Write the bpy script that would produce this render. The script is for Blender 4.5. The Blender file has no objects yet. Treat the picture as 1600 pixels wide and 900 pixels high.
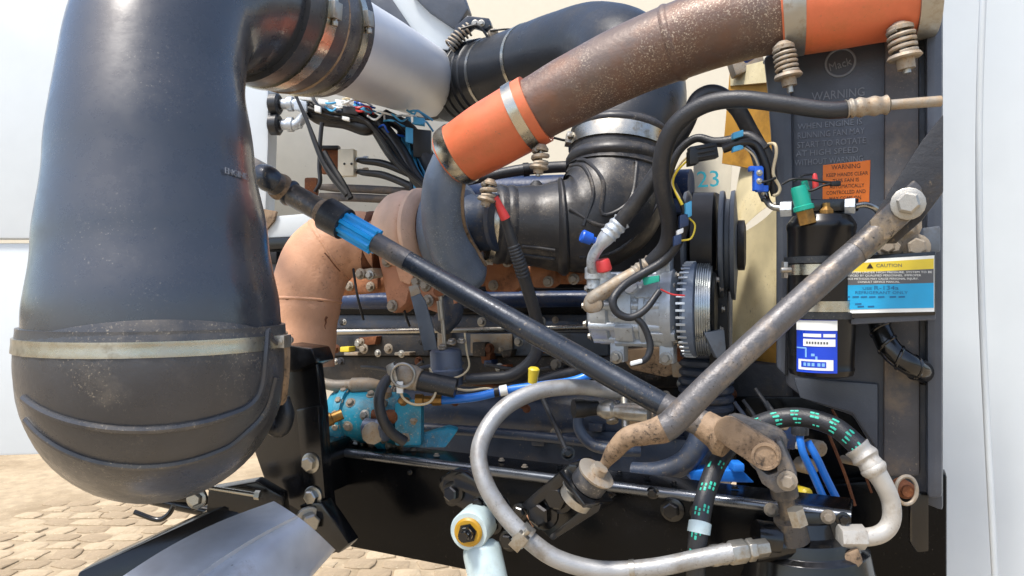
import bpy, bmesh, math, random
from mathutils import Vector, Matrix
random.seed(7)
R = math.radians
sc = bpy.context.scene
COL = sc.collection
F = 1200.0            # focal length in photo pixels (1600 wide)
CZ = 1.3              # eye height above the yard

# ---------------------------------------------------------------- camera, sky, sun, exposure
cam = bpy.data.objects.new('camera', bpy.data.cameras.new('camera'))
COL.objects.link(cam)
cam.location = (0, 0, CZ); cam.rotation_euler = (R(90), 0, 0)
cam.data.sensor_width = 36; cam.data.lens = 36 * F / 1600
cam.data.clip_start = .02; cam.data.clip_end = 200
sc.camera = cam
w = bpy.data.worlds.new('World'); sc.world = w; w.use_nodes = True
SUN_EL, SUN_AZ = 64, 228       # azimuth clockwise from +Y
nt = w.node_tree
sky = nt.nodes.new('ShaderNodeTexSky'); sky.sky_type = 'NISHITA'; sky.sun_disc = False
sky.sun_elevation = R(SUN_EL); sky.sun_rotation = R(SUN_AZ); sky.air_density = 1.0; sky.dust_density = 2.5; sky.ozone_density = .8
nt.nodes['Background'].inputs['Strength'].default_value = .15
nt.links.new(sky.outputs[0], nt.nodes['Background'].inputs['Color'])
sl = bpy.data.lights.new('sun', 'SUN'); sl.energy = 2.3; sl.angle = R(10); sl.color = (1, .95, .88)
sun = bpy.data.objects.new('sun', sl); COL.objects.link(sun)
sd = Vector((math.sin(R(SUN_AZ)) * math.cos(R(SUN_EL)), math.cos(R(SUN_AZ)) * math.cos(R(SUN_EL)), math.sin(R(SUN_EL))))
sun.rotation_euler = sd.to_track_quat('Z', 'Y').to_euler(); sun.location = sd * 10
sc.view_settings.view_transform = 'Standard'; sc.view_settings.look = 'None'
sc.view_settings.gamma = 1; sc.view_settings.exposure = .93

# ---------------------------------------------------------------- helpers
def P(x, y, d): return Vector(((x - 800) / F * d, d, CZ - (y - 450) / F * d))
def px(n, d): return n * d / F
A = R(26)                                      # the truck's long axis against the picture plane, right end nearer
U = Vector((math.cos(A), -math.sin(A), 0)); UP = Vector((0, 0, 1)); OUT = Vector((-math.sin(A), -math.cos(A), 0))
def hx(h): 
    c = [int(h[i:i+2], 16) / 255 for i in (0, 2, 4)]
    return tuple(v / 12.92 if v <= .04045 else ((v + .055) / 1.055) ** 2.4 for v in c)

MATS = {}
def mat(name, col, rough=.5, metal=0, grime=None, speck=None, bump=None, coat=0, rvar=.15, spec=.5, streak=None, vary=1.0):
    m = bpy.data.materials.new(name); m.use_nodes = True
    n, l = m.node_tree.nodes, m.node_tree.links
    b = n['Principled BSDF']
    if isinstance(col, str): col = hx(col)
    tc = n.new('ShaderNodeTexCoord'); co = tc.outputs['Object']
    def noise(scale, det=4, rgh=.6, vec=None):
        t = n.new('ShaderNodeTexNoise'); t.inputs['Scale'].default_value = scale; t.inputs['Detail'].default_value = det
        t.inputs['Roughness'].default_value = rgh; l.new(vec or co, t.inputs['Vector']); return t.outputs['Fac']
    def ramp(f, a, c):
        r = n.new('ShaderNodeMapRange'); r.inputs[1].default_value = a; r.inputs[2].default_value = c
        l.new(f, r.inputs[0]); return r.outputs[0]
    def mix(fac, a, c):
        x = n.new('ShaderNodeMix'); x.data_type = 'RGBA'
        l.new(fac, x.inputs[0]) if not isinstance(fac, float) else setattr(x.inputs[0], 'default_value', fac)
        for s, i in ((a, 6), (c, 7)):
            if isinstance(s, tuple): x.inputs[i].default_value = (*s, 1)
            else: l.new(s, x.inputs[i])
        return x.outputs[2]
    c = col
    var = noise(14, 3)
    c = mix(ramp(var, .3, .7), tuple(v * (1 - .18 * vary) for v in col), tuple(min(1, v * (1 + .15 * vary)) for v in col))
    if grime:
        g, amt, s = grime; g = hx(g) if isinstance(g, str) else g
        c = mix(ramp(noise(s, 8, .68), .72 - amt, .82 - amt * .6), c, g)
    if streak:
        g, amt, s = streak; g = hx(g) if isinstance(g, str) else g
        c = mix(ramp(noise(s, 5, .6), .70 - amt, .9 - amt), c, g)
    if speck:
        g, amt, s = speck; g = hx(g) if isinstance(g, str) else g
        k = ramp(noise(s * 1.7, 4, .75), .62 - amt, .74 - amt)
        a = n.new('ShaderNodeMath'); a.operation = 'MULTIPLY'; l.new(k, a.inputs[0]); l.new(ramp(noise(11, 4), .46, .60), a.inputs[1])
        c = mix(a.outputs[0], c, g)
    l.new(c, b.inputs['Base Color'])
    rr = n.new('ShaderNodeMapRange'); rr.inputs[1].default_value = .25; rr.inputs[2].default_value = .75
    rr.inputs[3].default_value = max(.04, rough - rvar); rr.inputs[4].default_value = min(1, rough + rvar)
    l.new(noise(30, 6, .7), rr.inputs[0]); l.new(rr.outputs[0], b.inputs['Roughness'])
    b.inputs['Metallic'].default_value = metal; b.inputs['Specular IOR Level'].default_value = spec
    if coat: b.inputs['Coat Weight'].default_value = coat; b.inputs['Coat Roughness'].default_value = .12
    if bump:
        bp = n.new('ShaderNodeBump'); bp.inputs['Strength'].default_value = bump[0]; bp.inputs['Distance'].default_value = .002
        l.new(noise(bump[1], 5, .65), bp.inputs['Height']); l.new(bp.outputs[0], b.inputs['Normal'])
    MATS[name] = m
    return m
DUST = '8f7a60'
mat('pipe_black', '33373e', .30, 0, grime=('47474a', .12, 5), speck=('9a958c', .01, 260), bump=(.05, 160), spec=.7, coat=.35, vary=.3)
mat('boot_rubber', '404144', .32, 0, grime=('6f6960', .2, 6), speck=('a49a88', .04, 190), bump=(.22, 120))
mat('rubber', '23262a', .36, 0, grime=('47443f', .12, 12), speck=('77736b', .02, 220), bump=(.15, 150))
mat('rubber_dusty', '2e2f32', .42, 0, grime=('5d564c', .2, 14), speck=('8b8376', .05, 200), bump=(.25, 120))
mat('hose_black', '2a2c30', .42, 0, grime=('4a4845', .13, 18), bump=(.3, 420))
mat('wire_black', '111214', .42, 0, grime=('3a3835', .1, 30))
mat('gloss_black', '0c0d0f', .22, 0, grime=('26282c', .14, 10), speck=('6d675e', -.03, 240), coat=.2, rvar=.08, bump=(.05, 60))
mat('frame_black', '08090b', .2, 0, grime=('101114', .12, 8), speck=('6b6459', -.03, 170), coat=.0, rvar=.08, spec=.16, bump=(.06, 70))
mat('edge_highlight', '5a6068', .28, .7, rvar=.06, coat=.6, spec=.9)  # rail's rounded edge: sky highlight put into a lighter metal colour
mat('can_black', '0c0d10', .3, 0, rvar=.05, coat=.15, spec=.35, vary=.2)
mat('turbo_pale', 'e0bca3', .55, 0, grime=('bf9070', .16, 12), speck=('7a4a30', .01, 130), bump=(.5, 170))
mat('zinc_pale', 'b3b0a9', .5, .3, grime=('9a8f80', .18, 30), speck=('6b6055', .03, 160), bump=(.3, 110))
mat('cast_dark', '22252b', .6, 0, grime=('3d3428', .2, 9), speck=('6a5c48', .03, 120), bump=(.5, 90))
mat('cast_blue', '22365a', .38, 0, grime=('4b463f', .15, 8), speck=('7c7263', .03, 130), bump=(.4, 90))
mat('cast_navy', '303b4d', .42, 0, grime=('59503f', .16, 7), speck=('8a7d68', .03, 120), bump=(.4, 80))
mat('greasy', '26231f', .55, 0, grime=('4a3d2f', .22, 10), speck=('7a6753', .05, 110), bump=(.7, 80))
mat('shroud', '474d57', .42, 0, grime=('3d4047', .18, 5), speck=('7d7a76', .0, 260), bump=(.2, 300))
mat('shroud_dusty', '4b4a4c', .6, 0, grime=('7a6a58', .25, 9), speck=('958672', .04, 160), bump=(.3, 120))
mat('letter', '747a84', .5)  # on the shroud, relief highlights are put into this lighter colour
mat('silver_paint', 'd0d3d7', .4, .1, rvar=.05, vary=.15)
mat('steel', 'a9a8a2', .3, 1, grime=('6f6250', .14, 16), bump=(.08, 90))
mat('band', 'b9b5a8', .28, 1, grime=('7d6f58', .16, 30), bump=(.12, 60))
mat('zinc', 'a8a69f', .42, .85, grime=('8a7a62', .2, 30), bump=(.2, 90))
mat('zinc_dirty', '9b9488', .6, .4, grime=('a08a6e', .25, 30), speck=('6b5640', .05, 160), bump=(.4, 110))
mat('alloy', 'bcc4cb', .4, .45, grime=('6d675f', .14, 14), speck=('5b544b', .02, 140), bump=(.3, 130))
mat('alloy_dark', '687689', .4, .15, grime=('5a6168', .16, 12), speck=('b9bcbd', .05, 230), bump=(.5, 120))
mat('charge_rust', '6d5f58', .45, .2, grime=('7d5339', .24, 4), speck=('cdbfa9', .075, 230), streak=('4e4745', .18, 3.0), bump=(.4, 140))
mat('orange_hose', 'd8714a', .42, 0, grime=('b5683f', .19, 7), speck=('8a6a50', .0, 90), bump=(.12, 140))
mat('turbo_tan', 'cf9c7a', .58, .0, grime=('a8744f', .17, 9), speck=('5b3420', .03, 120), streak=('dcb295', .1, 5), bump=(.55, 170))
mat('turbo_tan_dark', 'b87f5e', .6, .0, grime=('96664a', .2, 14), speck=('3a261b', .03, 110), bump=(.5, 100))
mat('rust', '5e3620', .8, .05, grime=('7d4b2b', .3, 26), speck=('a0714a', .05, 170), bump=(.9, 130))
mat('manifold', 'a8714c', .7, .05, grime=('5b3a28', .22, 13), speck=('3a2519', .03, 110), bump=(.5, 90))
mat('shaft_black', '2b323c', .3, .35, grime=('4b4a4a', .13, 18), speck=('a89676', .02, 110), coat=.3, bump=(.3, 90))
mat('shaft_worn', '4e4d4e', .38, .4, grime=('8d7d66', .25, 24), speck=('1c1b1b', .06, 90), bump=(.4, 110))
mat('rod_grey', '605f60', .42, .4, grime=('8a7d6e', .2, 26), speck=('262322', .05, 190), bump=(.5, 150))
mat('clay', '998269', .72, 0, grime=('5f4d3b', .27, 20), speck=('2f2822', .10, 110), streak=('b09a7e', .1, 9), bump=(.8, 90))
mat('cyan_spline', '22a4ea', .35, 0, grime=('1b76ad', .12, 30))
mat('cyan_paint', '2791ad', .45, 0, grime=('4a5f5f', .22, 14), speck=('b8ab94', .06, 120), bump=(.4, 90))
mat('blue_line', '2273d2', .35, 0, grime=('24508c', .1, 30))
mat('braid', 'a3a4a4', .42, .4, grime=('827d75', .24, 26), speck=('504f4e', .06, 180), streak=('b5b8ba', .1, 12), bump=(.3, 420))
mat('white_paint', 'ccd3d6', .35, 0, rvar=.05, vary=.12)
mat('white_beige', 'd3cfc2', .45, 0, grime=('bdb49d', .12, 3), vary=.3, speck=('6d5b47', .0, 120))  # beige-white fire wall coat with some grime
mat('cream_wall', 'd2cbb8', .8, 0, grime=('c6bda6', .12, .6), vary=.1)
mat('fan_cream', 'ddd0a8', .4, 0, grime=('c4b078', .13, 6), speck=('6b5b3c', .015, 140), bump=(.06, 40))
mat('fan_ochre', 'b98a3a', .5, 0, grime=('7d5a24', .2, 8))
mat('paper', 'ded8c4', .7)
mat('cyan_ink', '35b3c9', .6)
mat('sticker_orange', 'e8761a', .5, 0, grime=('d06a1c', .08, 20))
mat('ink', '2a1c12', .6)
mat('yellow', 'd9c23a', .4)
mat('label_cyan', '1b9dcf', .35)
mat('label_ink', '0f5f8e', .5)
mat('label_white', 'e6e9e6', .4)
mat('label_grey', '55575a', .45)
mat('label_blue', '1440c4', .35)
mat('label_pale', '7fb4ea', .4)
mat('teal_cap', '12927c', .35, grime=('1f7868', .1, 30))
mat('red_cap', 'c63a3a', .4)
mat('blue_cap', '1a58c4', .35)
mat('brass', '94703a', .45, .7, grime=('6b5233', .2, 40), bump=(.2, 100))
mat('shock_white', 'b7cacd', .4, 0, grime=('9fa9a4', .16, 10), speck=('6f6a5e', .0, 120))
mat('bush_yellow', 'b58a1e', .4)
mat('green_mark', '39bfa4', .5)
mat('copper', 'a5603f', .5, .3)
mat('grey_plate', '5a626c', .5, .3, grime=('4c4740', .15, 16), bump=(.2, 100))
mat('canister', '5b6577', .42, .3, grime=('50504c', .13, 16), bump=(.15, 100))
mat('tan_wire', 'c3b391', .5)
mat('loom_blue', '4aa0cc', .4)
mat('guard_alu', 'c4c7cd', .38, .25, grime=('a39d95', .15, 6), speck=('5d5a56', .0, 150), bump=(.1, 60))
mat('ground', 'a8977c', .95, 0, grime=('8b7a60', .25, 2), speck=('c4b498', .05, 30), bump=(.6, 30))
mat('stone', 'b3a185', .92, 0, grime=('97866b', .25, 9), speck=('cfc1a6', .05, 60), bump=(.8, 40))
mat('stone_dark', '9c8a70', .92, 0, grime=('85755d', .25, 9), speck=('bfb095', .05, 60), bump=(.8, 40))
mat('pulley', 'b3babc', .32, .8, grime=('5c5850', .12, 30))
mat('belt', '0d0e10', .5)

W = {}
def root(name, label, cat, loc, group=None, kind=None):
    o = bpy.data.objects.new(name, None); COL.objects.link(o); o.empty_display_size = .03
    o.location = loc; W[o] = Vector(loc); o['label'] = label; o['category'] = cat
    if group: o['group'] = group
    return o
def tag(o, label, cat, group=None):
    o['label'] = label; o['category'] = cat
    if group: o['group'] = group
    return o
def adopt(o, parent, c):
    W[o] = c
    if parent is not None:
        o.parent = parent; o.matrix_parent_inverse = Matrix.Translation(-W[parent])

class B:
    def __init__(s): s.v = []; s.f = []
    def ring(s, pts): i = len(s.v); s.v += [Vector(p) for p in pts]; return list(range(i, i + len(pts)))
    def skin(s, rings, caps=True, closed=True):
        for a, b in zip(rings, rings[1:]):
            n = len(a)
            for k in range(n if closed else n - 1):
                s.f.append((a[k], a[(k + 1) % n], b[(k + 1) % n], b[k]))
        if caps: s.f.append(tuple(reversed(rings[0]))); s.f.append(tuple(rings[-1]))
        return s
    def tube(s, p, t0=0, t1=None, dr=0, n=20, sub=7, caps=True, prof=None):
        t1 = p.n if t1 is None else t1
        k = max(2, int(abs(t1 - t0) * sub + .999)); ts = [t0 + (t1 - t0) * i / k for i in range(k + 1)]
        nrm = None; rings = []
        for t in ts:
            T = p.tan(t)
            if nrm is None: nrm = T.orthogonal().normalized()
            nrm = (nrm - T * nrm.dot(T)).normalized(); bn = T.cross(nrm); c = p.at(t); r = p.r(t) + dr
            if prof: r += prof(t)
            rings.append(s.ring([c + (nrm * math.cos(q) + bn * math.sin(q)) * r for q in [2 * math.pi * j / n for j in range(n)]]))
        return s.skin(rings, caps)
    def lathe(s, c, ax, prof, n=28, caps=True):
        ax = Vector(ax).normalized(); a = ax.orthogonal().normalized(); b = ax.cross(a); c = Vector(c)
        return s.skin([s.ring([c + ax * h + (a * math.cos(q) + b * math.sin(q)) * r for q in [2 * math.pi * (j + .5) / n for j in range(n)]]) for h, r in prof], caps)
    def cyl(s, a, b, r, r2=None, n=16): 
        d = Vector(b) - Vector(a); return s.lathe(a, d, [(0, r), (d.length, r if r2 is None else r2)], n)
    def box(s, c, u, v, w):
        c = Vector(c); u = Vector(u); v = Vector(v); w = Vector(w)
        if u.cross(v).dot(w) < 0: w = -w
        a = s.ring([c + u * i + v * j - w for i, j in ((-1, -1), (1, -1), (1, 1), (-1, 1))])
        b = s.ring([c + u * i + v * j + w for i, j in ((-1, -1), (1, -1), (1, 1), (-1, 1))])
        return s.skin([a, b])
    def prism(s, pts, off):
        a = s.ring(pts); b = s.ring([p + off for p in pts]); return s.skin([a, b])
    def patch(s, fn, nu, nv, th):
        th = Vector(th); i = len(s.v); g = [[fn(a / nu, b / nv) for b in range(nv + 1)] for a in range(nu + 1)]
        for k in (0, 1):
            for row in g:
                for q in row: s.v.append(Vector(q) + th * k)
        m = nv + 1; o = (nu + 1) * m
        for a in range(nu):
            for b in range(nv):
                q = i + a * m + b; s.f.append((q, q + 1, q + m + 1, q + m)); s.f.append((q + o, q + m + o, q + m + 1 + o, q + 1 + o))
        for a in range(nu):
            for b in (0, nv):
                q = i + a * m + b; s.f.append((q, q + m, q + m + o, q + o))
        for b in range(nv):
            for a in (0, nu):
                q = i + a * m + b; s.f.append((q, q + 1, q + 1 + o, q + o))
        return s
    def done(s, name, m, parent=None, bevel=0, ang=38, seg=2):
        me = bpy.data.meshes.new(name)
        c = sum(s.v, Vector()) / len(s.v)
        me.from_pydata([v - c for v in s.v], [], s.f)
        bm = bmesh.new(); bm.from_mesh(me); bmesh.ops.recalc_face_normals(bm, faces=bm.faces)
        if bevel:
            es = [e for e in bm.edges if len(e.link_faces) == 2 and e.calc_face_angle(0) > R(30)]
            bmesh.ops.bevel(bm, geom=es, offset=bevel, segments=seg, profile=.6, affect='EDGES', clamp_overlap=True)
        bm.to_mesh(me); bm.free()
        me.shade_smooth(); me.set_sharp_from_angle(angle=R(ang))
        me.materials.append(MATS[m])
        o = bpy.data.objects.new(name, me); COL.objects.link(o); o.location = c; adopt(o, parent, c)
        return o

class Path:
    def __init__(s, pts, world=False):
        if world: s.p = [Vector(q[:3]) for q in pts]; s.rr = [q[3] for q in pts]
        else: s.p = [P(*q[:3]) for q in pts]; s.rr = [px(q[3], q[2]) for q in pts]
        s.n = len(pts) - 1
    def at(s, t):
        t = min(max(t, 0), s.n); i = min(int(t), s.n - 1); f = t - i
        a, b = s.p[i], s.p[i + 1]; z = s.p[i - 1] if i else a * 2 - b; d = s.p[i + 2] if i + 2 <= s.n else b * 2 - a
        return .5 * ((2 * a) + (b - z) * f + (2 * z - 5 * a + 4 * b - d) * f * f + (3 * a - z - 3 * b + d) * f ** 3)
    def r(s, t):
        t = min(max(t, 0), s.n); i = min(int(t), s.n - 1); f = t - i; f = f * f * (3 - 2 * f)
        return s.rr[i] * (1 - f) + s.rr[i + 1] * f
    def tan(s, t):
        e = .02; a, b = max(0, t - e), min(s.n, t + e)
        return (s.at(b) - s.at(a)).normalized()
    def dt(s, t, m):
        e = .05; a, b = max(0, t - e), min(s.n, t + e)
        return m * (b - a) / (s.at(b) - s.at(a)).length
    def surf(s, t, ang, dr=0):
        T = s.tan(t); c = s.at(t); v = (Vector((0, 0, CZ)) - c).normalized()
        n1 = (v - T * v.dot(T)).normalized(); n2 = T.cross(n1); q = R(ang)
        nn = n1 * math.cos(q) + n2 * math.sin(q)
        return c + nn * (s.r(t) + dr), nn, T.cross(nn), T

def tubepart(name, pts, m, parent=None, n=16, sub=7, **k):
    p = pts if isinstance(pts, Path) else Path(pts); return B().tube(p, n=n, sub=sub, **k).done(name, m, parent)
def wire(pts, m, parent=None, name='wire', n=8): return tubepart(name, pts, m, parent, n, 5)
def clamp(p, t, wd, parent, m='band', ang=60, dr=.0016, name='hose_clamp', screw=True):
    h = p.dt(t, wd) / 2
    o = B().tube(p, t - h, t + h, dr, 32, 14).done(name, m, parent)
    if screw:
        c, nn, tt, T = p.surf(t, ang, dr + .003)
        b = B().box(c, T * wd * .45, tt * .011, nn * .0042); b.lathe(c - tt * .02, tt, [(0, .0042), (.006, .0042), (.006, .003), (.032, .003)], 8)
        b.done('clamp_screw', 'zinc', parent, .0008)
    return o
def ringbump(p, t, wd, parent, m, dr=.002, name='rib'):
    h = p.dt(t, wd) / 2
    ts = [t - h, t - h * .6, t, t + h * .6, t + h]
    return B().tube(p, t - h, t + h, 0, 32, max(4, int(5 / (2 * h))), prof=lambda q: dr * math.cos((q - t) / h * math.pi / 2.05)).done(name, m, parent)
_b = B(); _b.lathe((0, 0, -.35), (0, 0, 1), [(0, 1.45), (.3, 1.45), (.35, 1.35)], 16)
_b.lathe((0, 0, -.02), (0, 0, 1), [(0, 1), (.75, 1), (.9, .8)], 6)
BOLT = None
def bolt(pos, ax, r, parent, m='zinc', name='bolt'):
    global BOLT
    key = 'bolt_' + m
    if key not in bolt.c:
        o = _b.done('bolt', m); bolt.c[key] = o.data; bpy.data.objects.remove(o)
    o = bpy.data.objects.new(name, bolt.c[key]); COL.objects.link(o)
    q = Vector(ax).to_track_quat('Z', 'Y').to_matrix().to_4x4()
    o.matrix_basis = Matrix.Translation(pos) @ q @ Matrix.Rotation(random.random(), 4, 'Z') @ Matrix.Diagonal((r, r, r, 1))
    adopt(o, parent, Vector(pos)); return o
bolt.c = {}
_fc = {}
def textmesh(s, depth):
    cu = bpy.data.curves.new('lettering', 'FONT'); cu.body = s; cu.size = 1; cu.extrude = 0; cu.resolution_u = 2
    o = bpy.data.objects.new('lettering', cu); COL.objects.link(o)
    me = bpy.data.meshes.new_from_object(o); bpy.data.objects.remove(o); bpy.data.curves.remove(cu); return me
def text(s, fn, width, height, parent, m, depth=.0004, name='lettering'):
    """fn(x, y, z) maps a flat coordinate (centre of the line at 0,0; z towards the reader) to a world point"""
    me = textmesh(s, 0)
    vs = [v.co.copy() for v in me.vertices]; fs = [tuple(p.vertices) for p in me.polygons]; bpy.data.meshes.remove(me)
    if not vs: return
    x0, x1 = min(v.x for v in vs), max(v.x for v in vs); sy = height / .72
    b = B(); n = len(vs)
    for z in (depth, 0):
        for v in vs: b.v.append(fn(((v.x - x0) / (x1 - x0) - .5) * width, (v.y - .36) * sy, z))
    b.f = [f for f in fs]
    cnt = {}
    for f in fs:
        for i in range(len(f)): 
            e = (f[i], f[(i + 1) % len(f)]); cnt[e] = 1
    for a, c in cnt:
        if (c, a) not in cnt: b.f.append((a, c, c + n, a + n))
    return b.done(name, m, parent)
class Plane:
    def __init__(s, x, y, d, yaw=26, tilt=0):
        s.o = P(x, y, d); a = R(yaw); s.u = Vector((math.cos(a), -math.sin(a), 0)); nn = Vector((-math.sin(a), -math.cos(a), 0))
        t = R(tilt); s.v = UP * math.cos(t) - nn * math.sin(t) ; s.n = s.u.cross(s.v)
        if s.n.y > 0: s.n = -s.n
    def at(s, x, y, z=0):
        c = Vector((0, 0, CZ)); r = P(x, y, 1) - c; k = (s.o + s.n * z - c).dot(s.n) / r.dot(s.n); return c + r * k
    def fn(s, x, y, z0=0, rot=0):
        o = s.at(x, y, z0); u = s.u * math.cos(rot) + s.v * math.sin(rot); v = s.v * math.cos(rot) - s.u * math.sin(rot)
        return lambda a, b, z: o + u * a + v * b + s.n * z
    def poly(s, b, pts, front, thick): return b.prism([s.at(x, y, front) for x, y in pts], -s.n * thick)
    def slab(s, name, pts, m, parent, front=0, thick=.01, bevel=.001): return s.poly(B(), pts, front, thick).done(name, m, parent, bevel)

# ================================================================ SETTING
b = B(); b.patch(lambda u, v: Vector((-40 + 80 * u, -30 + 90 * v, 0)), 4, 4, (0, 0, -.2))
ground = b.done('ground', 'ground'); ground['kind'] = 'structure'
sm = []
for k in range(5):
    q = B(); rnd = random.Random(k); c = [(-1, -1), (0, -1.04), (1, -1), (1.04, 0), (1, 1), (0, 1.03), (-1, 1), (-1.03, 0)]
    c = [Vector((x * .075 + rnd.uniform(-.012, .012), y * .055 + rnd.uniform(-.01, .01), 0)) for x, y in c]
    q.skin([q.ring([p * 1 for p in c]), q.ring([p * .97 + Vector((0, 0, .016)) for p in c]), q.ring([p * .86 + Vector((0, 0, .021)) for p in c])])
    o = q.done('paving_stone', 'stone' if k % 2 else 'stone_dark'); sm.append(o.data); bpy.data.objects.remove(o)
def stones(x0, x1, y0, y1, lim):
    y = y0; row = 0; n = 0
    while y < y1:
        x = x0 + (row % 2) * .08
        while x < x1 and n < lim:
            o = bpy.data.objects.new('paving_stone', random.choice(sm)); COL.objects.link(o)
            o.location = (x + random.uniform(-.008, .008), y + random.uniform(-.006, .006), random.uniform(-.003, .003))
            o.rotation_euler = (random.uniform(-.05, .05), random.uniform(-.05, .05), random.uniform(-.25, .25)); o.scale = (random.uniform(.8, 1.08), random.uniform(.8, 1.1), 1); o.parent = ground; o.matrix_parent_inverse = Matrix.Translation(-W[ground]); n += 1
            x += .168
        y += .128; row += 1
stones(-1.05, .0, 3.35, 4.75, 100)
stones(-2.75, -1.15, 3.35, 4.75, 130)

b = B(); b.box((1, 8.4, 2.6), (9, 0, 0), (0, .15, 0), (0, 0, 2.6))
wall = tag(b.done('wall', 'cream_wall', None, .02), 'plain cream rendered wall standing in the sun beyond the engine', 'wall')

# ---------------------------------------------------------------- white cab: fire wall, door edge, cowl
cab = root('truck_cab', 'white painted truck cab with bare fire wall behind the engine', 'truck cab', P(430, 900, 2.1))
fp = Plane(520, 260, 2.2, -22)
fp.slab('fire_wall', [(416, 60), (760, 60), (760, 420), (416, 420)], 'white_beige', cab, 0, .03, .004)
dp = Plane(400, 260, 1.80, 8)
dp.slab('cowl_side', [(-260, -160), (418, -160), (419, 220), (416, 300), (414, 373), (-260, 373)], 'white_paint', cab, 0, .05, .006)
dp.slab('door_panel', [(-260, 380), (402, 380), (402, 700), (-260, 720)], 'white_paint', cab, -.012, .05, .006)
dp.slab('sill_strip', [(395, 374), (500, 368), (500, 384), (395, 392)], 'gloss_black', cab, .004, .03, .002)
dp.slab('step_panel', [(402, 392), (470, 384), (470, 450), (402, 465)], 'grey_plate', cab, -.03, .03, .003)
dp.slab('lower_ledge', [(400, 340), (520, 330), (520, 367), (400, 373)], 'white_paint', cab, -.004, .08, .005)
dp.slab('ledge_gusset', [(404, 325), (432, 330), (428, 345), (410, 366)], 'clay', cab, .004, .01, .002)
dp.slab('vent_slot', [(408, 396), (432, 393), (432, 412), (410, 412)], 'belt', cab, .003, .02, .002)
cp = Plane(640, 30, 1.95, 10)
cp.slab('cowl_top', [(520, -60), (700, -60), (735, 40), (700, 78), (640, 70)], 'white_paint', cab, 0, .03, .004)
cp.slab('cowl_trim', [(535, -12), (605, -12), (652, 58), (640, 72), (605, 45)], 'shroud', cab, .012, .02, .003)
cp.slab('wiper_cowl', [(640, -12), (722, -12), (731, 14), (712, 45), (700, 38), (668, 16)], 'shroud', cab, .02, .05, .004)
for y, k in ((163, 0), (195, 1)):
    g = B(); c = P(421, y, 1.78); g.lathe(c, (1, -.1, 0), [(0, .017), (.004, .024), (.022, .025), (.026, .02), (.026, .012), (.03, .012)], 20)
    g.done('grommet', 'rubber', cab)
    f = B(); f.lathe(c + Vector((.026, 0, 0)), (1, -.1, 0), [(0, .012), (.016, .012), (.018, .017), (.03, .017), (.032, .011), (.05, .010)], 14)
    f.tube(Path([(445, y, 1.775, 7), (462, y, 1.775, 8), (475, y - 4 - 9 * k, 1.775, 8), (480, y - 16, 1.775, 7)]), n=12); f.done('pipe_elbow', 'alloy', cab)
cp.slab('hinge_arm', [(700, 66), (712, 40), (730, 24), (764, 28), (768, 40), (758, 46), (738, 40), (720, 55), (708, 76)], 'shaft_black', cab, .035, .03, .003)
s = B(); hp = Path([(702, 74, 1.9, 0), (716, 58, 1.9, 0), (734, 44, 1.9, 0)]); pts = []
for i in range(90):
    t = 2 * i / 89; c, nn, tt, T = hp.surf(t, i * 28, .016); pts.append((*c, .0028))
s.tube(Path(pts, True), n=7, sub=1); s.done('coil_spring', 'zinc_dirty', cab)
for q, m_ in (((770, 55, 1.88), 'zinc_dirty'),): 
    g = B(); g.lathe(P(*q), (.2, -1, 0), [(0, .012), (.006, .014), (.014, .012), (.018, .006)], 16); g.done('hinge_pin', m_, cab)
for x in (742, 752):
    bolt(cp.at(x, 36, .04), cp.n, .006, cab)
wire([(720, 45, 1.86, 2), (745, 40, 1.86, 2), (760, 55, 1.86, 2), (768, 75, 1.86, 2)], 'wire_black', cab, 'cowl_cable')
wire([(765, 48, 1.86, 1.6), (800, 46, 1.86, 1.6), (815, 58, 1.86, 1.6), (822, 70, 1.86, 1.6)], 'wire_black', cab, 'cowl_cable')

# ---------------------------------------------------------------- white hood, tipped forward
hood = root('truck_hood', 'white moulded truck hood tipped open beside the radiator shroud', 'truck hood', P(1600, 900, 1.2))
def hf(u, v): return P(1452 + 520 * u, -250 + 1300 * v, 1.12 + .09 * math.cos(u * 2.4) + .03 * math.sin(v * 3))
B().patch(hf, 14, 20, (.0, .02, 0)).done('hood_skin', 'white_paint', hood)
wire([(1540, -100, 1.05, 5), (1530, 200, 1.07, 5), (1535, 500, 1.07, 5), (1560, 1000, 1.05, 5)], 'white_paint', hood, 'stiffening_rib', 10)

# ---------------------------------------------------------------- engine block and its long strips
eng = root('diesel_engine', 'dark greasy diesel engine block with long covers behind all the pipes', 'engine', P(800, 900, 1.7))
ep = Plane(800, 450, 1.62, 26)
def bar(name, m, x0, x1, y0, y1, front, thick, bev=.004, y2=None, y3=None):
    y2 = y0 if y2 is None else y2; y3 = y1 if y3 is None else y3
    return ep.slab(name, [(x0, y0), (x1, y2), (x1, y3), (x0, y1)], m, eng, front, thick, bev)
bar('block', 'cast_dark', 520, 1140, 430, 760, -.06, .25)
bar('cylinder_head', 'cast_dark', 650, 1120, 300, 440, -.03, .2)
tubepart('valve_cover', [(690, 300, 1.72, 24), (780, 300, 1.66, 25), (900, 298, 1.58, 26), (1080, 290, 1.48, 26)], 'cast_blue', eng, 24)
bar('cover_rail', 'cast_blue', 690, 1080, 310, 332, .03, .05)
bar('heat_shield', 'frame_black', 515, 1000, 450, 492, .02, .03, .006)
tubepart('water_rail', [(518, 470, 1.68, 13), (640, 470, 1.62, 13), (800, 468, 1.55, 13), (980, 466, 1.47, 13)], 'cast_blue', eng, 18)
bar('rust_strip', 'cast_navy', 500, 1000, 492, 513, .012, .03, .003)
tubepart('highlight_rod', [(500, 519, 1.63, 4.5), (620, 517, 1.58, 4.5), (800, 514, 1.5, 4.5), (960, 510, 1.43, 4.5)], 'steel', eng, 12)  # bright steel rod put in for a thin highlight line
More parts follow.
